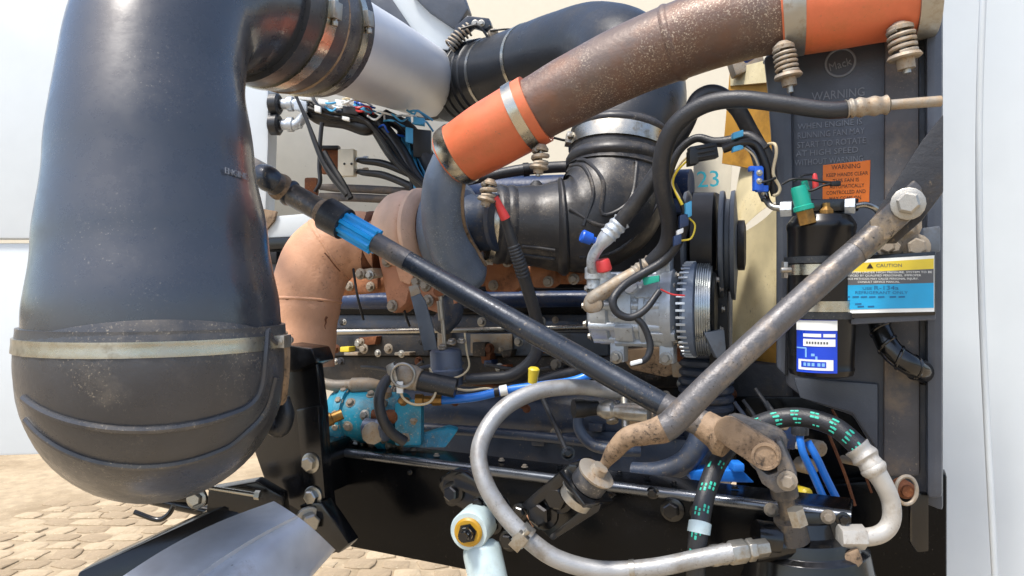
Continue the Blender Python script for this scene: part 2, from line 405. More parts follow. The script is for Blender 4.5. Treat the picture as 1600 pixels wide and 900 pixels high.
bar('side_plate', 'cast_dark', 505, 670, 524, 556, .01, .03, .004)
bar('primer_plate', 'grey_plate', 690, 950, 520, 556, .008, .03, .004)
bar('name_plate', 'zinc_dirty', 735, 800, 522, 552, .016, .006, .001)
bar('dirty_ledge', 'greasy', 500, 1080, 556, 606, -.01, .05, .008)
for x, y, r in ((845, 502, .007), (560, 537, .008), (590, 552, .006), (627, 553, .006), (1068, 600, .009), (868, 570, .008), (780, 575, .007), (940, 620, .008), (720, 590, .007), (645, 585, .006)):
    bolt(ep.at(x, y, .03), ep.n, r, eng, random.choice(['zinc', 'zinc_dirty']))
for x, y, w_, h_, m_ in ((538, 546, 14, 8, 'yellow'), (548, 553, 22, 5, 'zinc_dirty'), (628, 553, 24, 5, 'zinc_dirty'), (786, 574, 12, 7, 'copper'), (762, 568, 12, 10, 'cast_blue'), (1018, 590, 18, 8, 'greasy'), (748, 546, 20, 22, 'greasy'), (690, 530, 14, 40, 'zinc_dirty')):  # the yellow block is no part: a painted patch of sunlit ground
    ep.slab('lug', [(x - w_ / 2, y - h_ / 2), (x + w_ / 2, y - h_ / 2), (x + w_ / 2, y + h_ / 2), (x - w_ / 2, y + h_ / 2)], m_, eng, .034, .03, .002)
tubepart('oil_gallery', [(640, 640, 1.5, 34), (720, 640, 1.46, 36), (860, 648, 1.40, 40), (1000, 655, 1.34, 40), (1100, 660, 1.30, 34)], 'cast_navy', eng, 24)
op = Plane(860, 690, 1.36, 26)
op.slab('oil_pan', [(640, 655), (900, 668), (1110, 690), (1110, 800), (690, 735), (640, 700)], 'cast_navy', eng, 0, .2, .012)
tubepart('pan_ridge', [(655, 668, 1.40, 8), (760, 675, 1.36, 8), (860, 684, 1.33, 8), (960, 696, 1.3, 8)], 'cast_navy', eng, 12)
for x, y in ((672, 660), (700, 655), (716, 648), (868, 678), (990, 690), (1050, 676)):
    bolt(op.at(x, y, .012), op.n, .0075, eng, 'zinc_dirty')
for pts in ([(905, 640, 1.25, 8), (905, 670, 1.25, 9), (925, 695, 1.24, 9), (960, 703, 1.22, 9), (1000, 705, 1.22, 9)],
            [(1100, 655, 1.15, 17), (1092, 690, 1.14, 18), (1070, 722, 1.14, 18), (1030, 738, 1.15, 17), (990, 738, 1.17, 16)]):
    tubepart('coolant_tube', pts, 'cast_navy', eng, 18)
b = B()
for i in range(7): b.lathe(P(1103, 545 + 14 * i, 1.27), UP * -1, [(0, .041), (.004, .045), (.010, .045), (.014, .041)], 28)
b.lathe(P(1103, 640, 1.27), UP * -1, [(0, .035), (.07, .035)], 24); b.done('breather_canister', 'cast_navy', eng)
ep2 = Plane(1080, 600, 1.3, 26)
ep2.slab('front_cover', [(1075, 560), (1230, 570), (1235, 760), (1075, 740)], 'cast_dark', eng, -.05, .1, .01)
ep2.slab('mount_foot', [(960, 548), (1060, 540), (1070, 575), (1040, 590), (985, 578)], 'clay', eng, .03, .06, .006)
ep2.slab('rust_lug', [(1052, 545), (1088, 540), (1088, 566), (1058, 566)], 'rust', eng, .045, .04, .004)
ep2.slab('cream_lug', [(1048, 566), (1072, 564), (1072, 590), (1050, 590)], 'zinc_dirty', eng, .04, .02, .004)

# ---------------------------------------------------------------- frame rail and lower black ironwork
rp = Plane(860, 745, 1.1, 26)
rail = root('frame_rail', 'glossy black steel chassis rail under the engine with highlight painted on its top edge', 'frame rail', rp.at(860, 897))
rp.slab('web', [(425, 693), (1330, 799), (1330, 1010), (425, 830)], 'frame_black', rail, 0, .012, .002)
def rl(x): return rp.at(x, 703 + (x - 510) * .1265)
b = B(); b.prism([rl(505) + rp.n * .004 + UP * .004, rl(505) - rp.n * .075 + UP * .004, rl(505) - rp.n * .075 - UP * .006, rl(505) + rp.n * .004 - UP * .008], rl(1330) - rl(505)); b.done('top_flange', 'frame_black', rail, .0055, seg=4)
tubepart('rounded_edge', Path([(*(rl(x) - rp.n * .0015 - UP * .001), .0075) for x in (505, 800, 1330)], True), 'edge_highlight', rail, 24)
for x, y, r in ((1050, 797, .011), (1094, 800, .010), (698, 757, .010), (705, 778, .009), (795, 845, .011), (812, 800, .009), (770, 820, .010), (1020, 770, .006), (640, 738, .003)):
    bolt(rp.at(x, y, .006), rp.n, r, rail, 'gloss_black')
for x in range(575, 1180, 47): bolt(rl(x) - rp.n * random.uniform(.02, .05) + UP * .007, UP, .0035, rail, random.choice(['gloss_black', 'zinc_dirty']))

hp_ = Plane(455, 700, 1.17, 20)
hang = root('bracket_tower', 'black upright bracket tower with hex bolts beside the teal pump', 'bracket', hp_.at(460, 880))
hp_.slab('side_plate', [(392, 690), (430, 548), (478, 544), (492, 560), (502, 640), (508, 740), (514, 792), (540, 858), (512, 868), (470, 800), (420, 770)], 'gloss_black', hang, 0, .02, .003)
hp_.slab('front_flange', [(462, 640), (496, 634), (508, 780), (478, 790)], 'gloss_black', hang, .018, .016, .003)
hp_.slab('stand_off', [(440, 700), (490, 700), (496, 780), (450, 775)], 'gloss_black', hang, -.019, .13, .004)
hp_.slab('cap', [(424, 548), (444, 538), (486, 544), (494, 566), (456, 582), (434, 580)], 'gloss_black', hang, .022, .05, .004)
hp_.slab('foot_bracket', [(466, 790), (500, 784), (520, 812), (545, 850), (528, 866), (500, 850)], 'gloss_black', hang, .03, .03, .004)
for x, y in ((484, 724), (488, 776)): bolt(hp_.at(x, y, .022), hp_.n, .0105, hang, 'steel')
bolt(hp_.at(483, 814, .038), (.5, -.8, -.1), .014, hang, 'zinc')
tubepart('rubber_stop', [(420, 660, 1.08, 14), (436, 668, 1.08, 16), (446, 650, 1.08, 14), (444, 620, 1.08, 9)], 'rubber', hang, 14)

arm = root('fender_stay', 'black steel fender stay with clamped bracket over the paving', 'bracket', P(330, 897, 1.1))
b = B(); b.prism([P(120, 940, 1.0), P(120, 895, 1.0), P(395, 770, 1.12), P(430, 800, 1.12), P(300, 880, 1.05), P(240, 905, 1.02)], Vector((0, .05, 0))); b.done('arm_beam', 'gloss_black', arm, .005)
b = B(); b.prism([P(325, 765, 1.1), P(400, 752, 1.1), P(440, 775, 1.1), P(445, 808, 1.1), P(360, 812, 1.1), P(322, 800, 1.1)], Vector((0, .03, 0))); b.done('clamp_bracket', 'gloss_black', arm, .003)
b = B(); b.cyl(P(326, 762, 1.07), P(398, 773, 1.07), .0036); b.cyl(P(398, 773, 1.07), P(406, 774, 1.07), .0065, n=6); b.done('through_bolt', 'steel', arm)
for pts in ([(200, 770, 1.2, 9), (260, 785, 1.2, 9), (330, 800, 1.2, 9)], [(210, 800, 1.15, 4), (245, 812, 1.15, 4), (262, 805, 1.15, 4), (272, 790, 1.15, 4)], [(150, 760, 1.2, 14), (230, 770, 1.2, 14), (310, 775, 1.2, 12)]):
    tubepart('stay_tube', pts, 'gloss_black', arm, 12)
b = B(); b.prism([P(286, 768, 1.14), P(312, 768, 1.14), P(322, 790, 1.14), P(300, 800, 1.14)], Vector((0, .02, 0))); b.done('stay_lug', 'gloss_black', arm, .003)
bolt(P(306, 780, 1.12), (0, -1, .1), .010, arm, 'steel')

def gf(u, v):
    top = [(428, 784), (470, 815), (520, 857)]
    a = Vector((428, 783)) * (1 - u) + Vector((522, 858)) * u; a.y -= 6 * math.sin(u * 3.1)
    c = Vector((150, 930)) * (1 - u) + Vector((430, 960)) * u
    q = a * (1 - v) + c * v; q.y -= 16 * math.sin(v * 3.1) * (1 - u)
    d = .98 - .16 * v - .05 * math.sin(u * 3.1) + (.012 if u > .38 else 0)
    return P(q.x, q.y, d)
b = B(); b.patch(gf, 24, 16, (0, .008, -.004)); g = b.done('fender_guard', 'guard_alu')
tag(g, 'curved bare aluminium fender guard below the black intake elbow', 'fender guard')

# ================================================================ AIR INTAKE
ip = Path([(470, 38, 1.13, 100), (420, 18, 1.06, 112), (340, -8, .97, 122), (268, 28, .90, 128), (242, 120, .86, 134), (240, 250, .84, 150), (244, 380, .83, 168), (247, 490, .82, 183), (248, 530, .82, 186), (248, 568, .82, 188), (248, 592, .86, 182), (247, 606, .94, 170), (245, 610, 1.08, 150)])
it = root('air_intake_elbow', 'big glossy black air intake elbow with rubber boot and steel band', 'intake pipe', P(247, 780, .9))
tubepart('pipe', ip, 'pipe_black', it, 56, 10, t0=1.4, t1=8.0)
bp = Path([(248, 508, .82, 187), (248, 526, .82, 188), (248, 544, .82, 189), (248, 562, .82, 190), (248, 582, .84, 188), (248, 596, .885, 182), (247, 604, .95, 172), (245, 608, 1.06, 150)])
tubepart('rubber_boot', bp, 'boot_rubber', it, 64, 12, dr=.002)
ringbump(bp, .35, .010, it, 'rubber', .009, 'boot_lip')
clamp(bp, 1.35, .0145, it, 'band', -62, .0045)
def ridge(p, pts, r, m, parent, dr, name='moulded_rib'):
    q = [(*p.surf(t, a, dr)[0], r) for t, a in pts]; return tubepart(name, Path(q, True), m, parent, 8, 4)
ridge(bp, [(2.88, a) for a in range(60, -37, -6)] + [(2.86, -42), (2.8, -46), (2.65, -48), (2.4, -50), (2.15, -51), (2.08, -56), (2.05, -62)], .0042, 'boot_rubber', it, .002)
ridge(bp, [(3.2, a) for a in range(60, -31, -6)] + [(3.12, -38), (3.05, -46), (2.95, -52), (2.8, -57)], .004, 'boot_rubber', it, .002)
ridge(bp, [(1.9 + i * .25, -72) for i in range(9)], .007, 'clay', it, .0, 'mould_seam')
slp = Path([(492, 46, 1.16, 98), (452, 33, 1.10, 106), (410, 15, 1.045, 114), (365, -2, 1.0, 119)])
tubepart('sleeve', Path([(500, 48, 1.17, 98), (478, 41, 1.14, 101), (445, 29, 1.09, 108), (412, 16, 1.05, 114), (380, 3, 1.01, 119)]), 'boot_rubber', it, 48, 10, dr=.004)
clamp(slp, .35, .018, it, 'band', 20, .0065); clamp(slp, 1.75, .02, it, 'band', 20, .0065)
ringbump(slp, 1.05, .01, it, 'clay', .006, 'sleeve_joint')
c0, nn, tt, T = ip.surf(5.35, -45, .0005)
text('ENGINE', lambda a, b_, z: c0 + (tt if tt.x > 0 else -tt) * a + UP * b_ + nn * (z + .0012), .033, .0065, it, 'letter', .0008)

sv = Path([(470, 40, 1.2, 90), (540, 71, 1.42, 77), (600, 97, 1.66, 67), (650, 120, 1.92, 58), (668, 128, 2.02, 55), (677, 132, 2.07, 49), (681, 134, 2.09, 43)])
st = root('silver_air_tube', 'smooth silver air cleaner tube between two black rubber hoses', 'air tube', P(590, 200, 1.4))
tubepart('tube_shell', sv, 'silver_paint', st, 56, 10)
ringbump(sv, 4.15, .03, st, 'rubber', .007, 'end_seal')
nk = Path([(668, 130, 2.03, 50), (690, 134, 2.05, 55), (716, 132, 2.04, 56)])
tubepart('outlet_neck', nk, 'steel', st, 36, 8)
b = B(); b.box(P(690, 90, 1.98), (.012, 0, 0), (0, .01, 0), (0, 0, .006)); b.cyl(P(684, 84, 1.97), P(704, 104, 1.97), .006); b.cyl(P(698, 100, 1.97), P(700, 112, 1.97), .010); b.done('latch', 'rubber', st, .001)

hp2 = Path([(705, 132, 2.04, 58), (745, 126, 1.97, 59), (785, 114, 1.89, 58), (830, 98, 1.80, 59), (880, 82, 1.70, 62), (935, 74, 1.60, 68), (976, 98, 1.5, 78), (988, 150, 1.46, 83), (980, 205, 1.42, 82), (970, 240, 1.40, 76)])
h = root('intake_crossover_hose', 'black ribbed intake hose arching over the engine behind the rusty pipe', 'intake hose', P(900, 250, 1.5))
tubepart('hose', hp2, 'rubber', h, 44, 9)
for t in (.55, .85, 1.15, 1.4): ringbump(hp2, t, .012, h, 'rubber', .004, 'rib')
clamp(hp2, 1.75, .009, h, 'steel', 90, .0016, 'wire_ring', False); clamp(hp2, 3.05, .011, h, 'band', 90, .002)
ringbump(hp2, .12, .03, h, 'rubber', .003, 'cuff')

el = Path([(972, 205, 1.40, 74), (968, 240, 1.39, 77), (964, 285, 1.38, 81), (950, 322, 1.36, 84), (918, 347, 1.35, 80), (880, 354, 1.35, 71), (830, 353, 1.35, 63), (785, 351, 1.345, 58), (762, 350, 1.34, 54)])
e = root('turbo_inlet_elbow', 'moulded black rubber elbow with raised ribs feeding the turbo inlet', 'rubber elbow', P(920, 440, 1.36))
tubepart('elbow', el, 'rubber_dusty', e, 48, 10)
clamp(el, .75, .024, e, 'band', 80, .004)
ringbump(el, .3, .02, e, 'rubber_dusty', .006, 'lip'); ringbump(el, 1.35, .022, e, 'rubber_dusty', .006, 'lip'); ringbump(el, 1.75, .008, e, 'rubber_dusty', .004, 'lip')
ringbump(el, 5.05, .016, e, 'rubber_dusty', .007, 'flange_seam'); ringbump(el, 6.75, .02, e, 'rubber_dusty', .004, 'rib')
for a in (([(2.05, 52), (2.6, 40), (3.3, 22), (3.9, 0), (3.2, -12), (2.4, -14), (2.05, -14)]), ([(2.2, 66), (3.0, 48), (3.8, 24), (4.4, -2)]), ([(3.6, -24), (4.1, -6), (4.8, 20)]), ([(2.0, -42), (2.8, -48), (3.8, -46), (4.6, -40)]), ([(5.3, -30), (5.8, -30), (6.4, -30)]), ([(5.3, -44), (5.9, -46), (6.4, -44)])):
    q = [(*el.surf(t, s_, .0008)[0], .0035) for t, s_ in a]; tubepart('moulded_rib', Path(q, True), 'rubber_dusty', e, 8, 5)
clamp(el, 7.85, .02, e, 'band', -100, .003)
ringbump(el, 7.3, .03, e, 'rubber_dusty', .006, 'bulge')
# ---------------------------------------------------------------- TURBO
tb = root('turbocharger', 'turbocharger with grey compressor scroll and tan heat scorched turbine housing', 'turbocharger', P(680, 490, 1.35))
ax = (U * 1).normalized()
b = B(); b.lathe(P(722, 350, 1.33), ax, [(-.008, .045), (0, .058), (.014, .058), (.02, .05), (.06, .047), (.068, .05), (.074, .047)], 36); b.done('compressor_inlet', 'cast_navy', tb)
vol = Path([(707, 252, 1.2, 32), (694, 288, 1.21, 33), (692, 325, 1.23, 34), (697, 362, 1.26, 35), (712, 398, 1.29, 36), (732, 424, 1.31, 30), (742, 438, 1.33, 18)])
tubepart('compressor_scroll', vol, 'alloy_dark', tb, 36, 9)
b = B(); b.lathe(P(688, 358, 1.36), ax, [(-.01, .055), (0, .078), (.02, .084), (.045, .08), (.055, .06)], 40); b.done('back_plate', 'alloy_dark', tb)
q = [(*vol.surf(t, -60, .001)[0], .003) for t in (.6, 1.5, 2.4, 3.3, 4.2, 5)]; tubepart('casting_seam', Path(q, True), 'clay', tb, 8, 5)
b = B(); b.lathe(P(654, 358, 1.345), -ax, [(-.006, .05), (0, .062), (.010, .067), (.026, .069), (.046, .065), (.062, .054), (.074, .04), (.078, .02)], 40); b.done('turbine_housing', 'turbo_pale', tb)
b = B(); b.lathe(P(656, 357, 1.34), ax, [(-.004, .06), (0, .070), (.007, .070), (.011, .062)], 40); b.done('housing_flange', 'turbo_pale', tb)
b = B(); b.lathe(P(665, 357, 1.37), ax, [(-.004, .058), (0, .062), (.018, .062), (.022, .055)], 36); b.done('v_band', 'rust', tb)
b = B(); b.lathe(P(592, 382, 1.42), -ax, [(-.012, .05), (-.006, .060), (0, .062), (.016, .062), (.022, .058), (.026, .05)], 36); b.done('outlet_clamp', 'rust', tb)
tp = Plane(630, 440, 1.36, 26)
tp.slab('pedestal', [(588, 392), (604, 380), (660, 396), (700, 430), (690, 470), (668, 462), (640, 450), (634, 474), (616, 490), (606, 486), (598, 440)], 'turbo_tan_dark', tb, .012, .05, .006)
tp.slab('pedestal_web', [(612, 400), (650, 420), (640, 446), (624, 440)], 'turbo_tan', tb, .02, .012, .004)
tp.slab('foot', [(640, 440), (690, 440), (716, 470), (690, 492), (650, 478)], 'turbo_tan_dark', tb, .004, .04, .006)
for x, y in ((612, 478), (664, 446), (668, 470), (687, 455), (650, 440), (604, 408)): bolt(tp.at(x, y, .016), tp.n, .0075, tb, 'zinc_dirty')
tp.slab('clamp_lug', [(556, 422), (582, 418), (590, 432), (566, 436)], 'zinc_dirty', tb, .03, .03, .004)
bolt(tp.at(562, 428, .034), tp.n, .007, tb, 'zinc_dirty'); bolt(tp.at(577, 430, .034), tp.n, .006, tb, 'zinc')
tubepart('oil_drain', [(694, 440, 1.33, 18), (704, 465, 1.33, 19), (704, 490, 1.34, 19), (690, 508, 1.36, 18)], 'cast_navy', tb, 18)

xh = Path([(590, 383, 1.42, 46), (562, 381, 1.42, 51), (528, 385, 1.415, 55), (500, 405, 1.41, 56), (484, 440, 1.40, 55), (479, 480, 1.395, 52), (478, 520, 1.39, 47), (480, 575, 1.385, 42)])
x_ = root('exhaust_elbow', 'tan scorched cast exhaust elbow curving down from the turbo', 'exhaust elbow', P(480, 585, 1.39))
tubepart('elbow', xh, 'turbo_tan', x_, 40, 10)
ringbump(xh, 4.75, .006, x_, 'turbo_tan', .002, 'weld_bead'); ringbump(xh, 2.4, .006, x_, 'turbo_tan', .0015, 'weld_bead')
for t, a0, a1 in ((2.6, -38, 2), (4.78, 30, 44), (4.78, -28, -4)):
    q = [(*xh.surf(t + .03 * math.sin(k), a0 + (a1 - a0) * k / 6, -.0006)[0], .0013) for k in range(7)]; tubepart('soot_crack', Path(q, True), 'rust', x_, 6, 3)
q = [(*xh.surf(5.45 + .12 * k, -38 + 2 * (k % 2), -.001)[0], .003 - .0005 * k) for k in range(5)]; tubepart('rust_gouge', Path(q, True), 'rust', x_, 8, 3)

mf = root('exhaust_manifold', 'long scorched brown exhaust manifold low along the cylinder head', 'exhaust manifold', P(760, 460, 1.5))
tubepart('log', [(530, 446, 1.60, 17), (600, 440, 1.57, 17), (700, 432, 1.52, 20), (780, 424, 1.49, 22), (860, 424, 1.46, 20), (925, 428, 1.43, 17)], 'manifold', mf, 20)
mp = Plane(780, 430, 1.42, 26)
for x0, x1, y0, y1 in ((540, 590, 428, 458), (752, 812, 405, 456), (826, 868, 412, 450), (880, 915, 412, 442)):
    mp.slab('port_flange', [(x0, y0), (x1, y0), (x1, y1 - 6), (x1 - 10, y1), (x0 + 6, y1)], 'manifold', mf, 0, .03, .006)
for x, y in ((792, 409), (770, 446), (545, 447), (578, 448), (856, 440), (896, 436)): bolt(mp.at(x, y, .006), mp.n, .007, mf, 'zinc_dirty' if x != 792 else 'zinc')

ac = root('wastegate_actuator', 'grey round wastegate canister with rod and flat strap bracket', 'actuator', P(698, 612, 1.28))
b = B(); b.lathe(P(699, 603, 1.28), UP + Vector((-.05, 0, 0)), [(0, .024), (.003, .027), (.022, .027), (.024, .0285), (.027, .0285), (.029, .0265), (.058, .0265), (.062, .022)], 36); b.done('canister', 'canister', ac)
apl = Plane(665, 500, 1.25, 12)
apl.slab('strap', [(641, 462), (655, 456), (664, 470), (676, 510), (683, 546), (662, 548), (652, 505)], 'grey_plate', ac, 0, .005, .001)
apl.slab('strap_tab', [(638, 448), (652, 444), (657, 458), (642, 464)], 'zinc_dirty', ac, .001, .006, .001)
b = B(); b.cyl(P(688, 460, 1.27), P(696, 552, 1.275), .0034); b.cyl(P(687, 470, 1.27), P(690, 500, 1.272), .0055, n=10); b.done('push_rod', 'zinc', ac)
b = B(); b.lathe(P(686, 455, 1.265), (0, -1, 0), [(-.006, .009), (.006, .009)], 18); b.done('rod_eye', 'rust', ac)
for x, y in ((691, 542), (705, 534), (721, 532)): bolt(P(x, y, 1.262), UP + Vector((0, -.4, 0)), .0052, ac, 'zinc')
cl = Path([(671, 575, 1.255, 1.6), (680, 588, 1.252, 1.6), (700, 592, 1.25, 1.6), (722, 586, 1.253, 1.6), (733, 572, 1.262, 1.6), (729, 548, 1.268, 1.6), (726, 520, 1.27, 1.6)]); wire(cl, 'tan_wire', ac, 'wire_clip')

# ================================================================ CHARGE PIPE
cp_ = Path([(700, 252, 1.2, 37), (718, 240, 1.19, 43), (775, 206, 1.17, 48), (835, 172, 1.15, 50), (900, 136, 1.13, 53), (980, 96, 1.10, 56), (1060, 64, 1.07, 59), (1130, 40, 1.045, 61), (1215, 20, 1.02, 61), (1300, 8, 1.0, 60), (1400, -6, .98, 62), (1480, -20, .965, 62)])
ch = root('charge_air_pipe', 'rusty flaking charge air pipe running up to the radiator', 'charge pipe', P(980, 160, 1.1))
tubepart('pipe', cp_, 'charge_rust', ch, 48, 10, t0=2.5, t1=9)
ringbump(cp_, 5.9, .012, ch, 'charge_rust', .002, 'bead')
s1 = root('charge_hose_sleeve', 'short orange silicone sleeve joining the turbo outlet to rusty pipe', 'hose sleeve', P(770, 280, 1.17), 'orange charge hoses')
tubepart('sleeve', cp_, 'orange_hose', s1, 48, 12, t0=.55, t1=3.05, dr=.0055)
s1p = [clamp(cp_, .85, .014, s1, 'band', 200, .0075, screw=False), clamp(cp_, 2.72, .016, s1, 'band', 200, .0075, screw=False)]
s2 = root('charge_hose_sleeve', 'orange silicone sleeve over the radiator shroud with spring clamps', 'hose sleeve', P(1320, 60, 1.0), 'orange charge hoses')
tubepart('sleeve', cp_, 'orange_hose', s2, 48, 12, t0=8.05, t1=10.6, dr=.0058, prof=lambda t: .002 * math.sin((t - 8.05) * 2.4))
clamp(cp_, 8.28, .026, s2, 'zinc', 180, .0085, screw=False); clamp(cp_, 10.45, .024, s2, 'zinc', 180, .0085, screw=False)
def springbolt(x, y, d, x2, y2, parent, k=1.0, nr=5):
    a = P(x, y, d); q = P(x2, y2, d); v = (q - a).normalized(); L = (q - a).length
    b = B(); b.cyl(a, a + v * L * 1.45, .0042 * k, n=12); b.done('t_bolt', 'zinc', parent)
    b = B(); b.lathe(a + v * L * .86, v, [(0, .016 * k), (.004, .018 * k), (.006, .016 * k), (.006, .0095 * k), (.016 * k, .009 * k)], 18); b.done('washer_nut', 'zinc_dirty', parent)
    n = nr * 12; e1 = v.orthogonal().normalized(); e2 = v.cross(e1); r = .0128 * k
    pts = [(*(a + v * L * (.12 + .72 * i / n) + (e1 * math.cos(i * math.pi / 6) + e2 * math.sin(i * math.pi / 6)) * r), L * .27 / nr) for i in range(n + 1)]
    tubepart('spring', Path(pts, True), 'zinc_dirty', parent, 8, 1)
    b = B(); b.lathe(a, v, [(-.006, .006), (0, .0135 * k), (L * .12, .0135 * k)], 16); b.done('spring_seat', 'zinc_dirty', parent)
springbolt(1224, 72, .98, 1232, 122, s2, 1.0); springbolt(1406, 42, .95, 1414, 92, s2, 1.15, 4)
springbolt(846, 232, 1.13, 842, 262, s1, .8, 2); springbolt(766, 286, 1.15, 760, 312, s1, .8, 2)
b = B(); b.box(P(1360, 14, .93) + Vector((0, 0, -.005)), (.03, -.004, .004), (0, .004, 0), (0, 0, .002)); 

# ================================================================ STEERING SHAFT
sp = Path([(300, 212, 1.72, 12), (392, 263, 1.18, 18), (450, 300, 1.16, 18), (505, 331, 1.14, 18), (560, 363, 1.12, 16), (620, 398, 1.10, 15.5), (720, 455, 1.07, 17.5), (820, 512, 1.03, 18.5), (920, 568, 1.0, 18.5), (1000, 613, .97, 19), (1060, 645, .95, 19), (1110, 668, .935, 21)])
ss = root('steering_shaft', 'long black telescoping steering shaft slanting across the engine bay', 'steering shaft', P(720, 480, 1.05))
tubepart('outer_tube', sp, 'shaft_worn', ss, 24, 6, t0=0, t1=3.2)
tubepart('lower_tube', sp, 'shaft_black', ss, 24, 6, t0=4.6, t1=9.6)
tubepart('worn_end', sp, 'rod_grey', ss, 24, 8, t0=9.55, t1=11, dr=.0006)
tubepart('worn_neck', sp, 'rod_grey', ss, 24, 8, t0=4.42, t1=5.2, dr=.0005)
tubepart('collar', sp, 'rubber', ss, 28, 14, t0=3.1, t1=3.62, dr=.0085)
ringbump(sp, 3.05, .02, ss, 'clay', .003, 'grease_ring')
ringbump(sp, 1.75, .02, ss, 'clay', .003, 'grease_ring'); ringbump(sp, 2.05, .012, ss, 'shaft_black', .003, 'ring'); ringbump(sp, 1.35, .02, ss, 'shaft_black', .0015, 'ring')
b = B(); rings = []
for t in [3.5 + i * .09 for i in range(12)]:
    T = sp.tan(t); e1 = T.cross(UP).normalized(); e2 = T.cross(e1); c = sp.at(t)
    rings.append(b.ring([c + (e1 * math.cos(q) + e2 * math.sin(q)) * (.0175 + (.0022 if int(j / 3) % 2 else -.0016)) for j, q in [(j, 2 * math.pi * j / 48) for j in range(48)]]))
b.skin(rings); b.done('spline', 'cyan_spline', ss)
b = B(); yk = P(1118, 672, .93); b.lathe(P(1098, 662, .94), (P(1140, 690, .92) - P(1098, 662, .94)), [(0, .018), (.02, .02), (.03, .024), (.04, .021)], 20); b.done('shaft_collar', 'clay', ss)
up = Plane(1180, 700, .90, 20)
def capsule(pl, x0, y0, x1, y1, r, z, th, name, m, parent, r2=None):
    a = pl.at(x0, y0, z); c = pl.at(x1, y1, z); v = (c - a).normalized(); w_ = pl.n.cross(v); r2 = r if r2 is None else r2; pts = []
    for k in range(9): q = math.pi * (k / 8 + .5); pts.append(a + (v * math.cos(q) + w_ * math.sin(q)) * r)
    for k in range(9): q = math.pi * (k / 8 - .5); pts.append(c + (v * math.cos(q) + w_ * math.sin(q)) * r2)
    return B().prism(pts, -pl.n * th).done(name, m, parent, .003)
capsule(up, 1138, 674, 1196, 712, .0165, .022, .014, 'yoke_arm', 'clay', ss, .0175)
capsule(up, 1150, 670, 1206, 690, .018, -.03, .012, 'yoke_arm', 'rod_grey', ss)
b = B(); b.lathe(up.at(1196, 712, .02), up.n, [(0, .0155), (.006, .0155), (.006, .0125), (.004, .012)], 28); b.done('bearing_cap', 'clay', ss)
b = B(); b.cyl(up.at(1196, 712, .015), up.at(1196, 712, -.05), .011); b.cyl(up.at(1176, 726, -.012), up.at(1216, 694, -.012), .010); b.done('cross_spider', 'rod_grey', ss)
up.slab('lower_yoke', [(1176, 724), (1200, 742), (1214, 738), (1212, 690), (1220, 686), (1246, 745), (1238, 768), (1212, 772), (1190, 756)], 'rod_grey', ss, .004, .03, .005)
bolt(up.at(1230, 752, .008), up.n, .008, ss, 'zinc_dirty')
b = B(); b.lathe(P(1224, 760, .92), P(1240, 850, .93) - P(1224, 760, .92), [(0, .016), (.012, .016), (.014, .010), (.04, .010), (.042, .018), (.07, .02)], 20); b.done('input_stub', 'shaft_worn', ss)

# steering gearbox
gb = root('steering_gearbox', 'black steering gearbox below the universal joint with worn steel faces', 'gearbox', P(1270, 930, .95))
b = B(); b.lathe(P(1265, 960, .97), UP + Vector((-.05, 0, 0)), [(0, .082), (.05, .082), (.058, .078), (.085, .074), (.09, .066), (.105, .064), (.108, .045), (.125, .042)], 40); b.done('housing', 'gloss_black', gb, .001)
gp = Plane(1270, 850, .89, 16)
gp.slab('side_cover', [(1195, 830), (1215, 800), (1290, 800), (1330, 815), (1345, 905), (1190, 905)], 'gloss_black', gb, -.05, .06, .008)
gp.slab('machined_pad', [(1316, 866), (1342, 858), (1350, 880), (1336, 894), (1316, 886)], 'clay', gb, -.03, .03, .004)
for x, y, r, m_ in ((1205, 797, .006, 'zinc_dirty'), (1218, 812, .005, 'zinc_dirty'), (1294, 808, .006, 'zinc_dirty'), (1318, 812, .006, 'gloss_black'), (1198, 862, .010, 'gloss_black'), (1212, 868, .008, 'gloss_black'), (1336, 845, .006, 'zinc')): bolt(gp.at(x, y, -.046), gp.n, r, gb, m_)
b = B(); b.cyl(P(1242, 795, .87), P(1250, 820, .87), .010, n=6); b.done('plug', 'zinc', gb)
b = B(); b.cyl(P(1180, 838, .93), P(1215, 842, .93), .02); b.cyl(P(1178, 858, .93), P(1236, 852, .93), .016); b.done('port_boss', 'gloss_black', gb)

# ================================================================ BRACE ROD
br = Path([(1422, 300, .90, 20), (1372, 362, .885, 20), (1300, 425, .875, 20), (1200, 516, .865, 20.5), (1110, 600, .86, 21), (1066, 645, .86, 22), (1040, 668, .86, 22), (1008, 677, .865, 18), (982, 683, .87, 16), (962, 702, .88, 14), (944, 727, .895, 8)])
bs = root('radiator_brace_rod', 'worn grey radiator brace rod with bent lower end and flat top plate', 'brace rod', P(1100, 740, .87))
tubepart('rod', br, 'rod_grey', bs, 28, 9, t0=1.5, t1=6.2)
tubepart('upper_rod', br, 'shaft_worn', bs, 28, 9, t0=.7, t1=1.55, dr=.0005)
tubepart('bent_end', br, 'clay', bs, 24, 9, t0=6.1, t1=10, dr=.0004)
pp = Plane(1410, 310, .87, 26)
pp.slab('top_plate', [(1358, 345), (1428, 280), (1440, 292), (1446, 322), (1392, 372), (1366, 380)], 'shaft_worn', bs, .01, .012, .003)
bolt(pp.at(1419, 318, .016), pp.n, .0125, bs, 'zinc')
bk = root('radiator_stay_bracket', 'dark flat steel bracket slanting behind the brace rod top plate', 'bracket', pp.at(1440, 400))
pp.slab('plate', [(1345, 380), (1370, 330), (1440, 220), (1474, 178), (1474, 300), (1440, 345), (1400, 380)], 'cast_dark', bk, -.008, .01, .002)

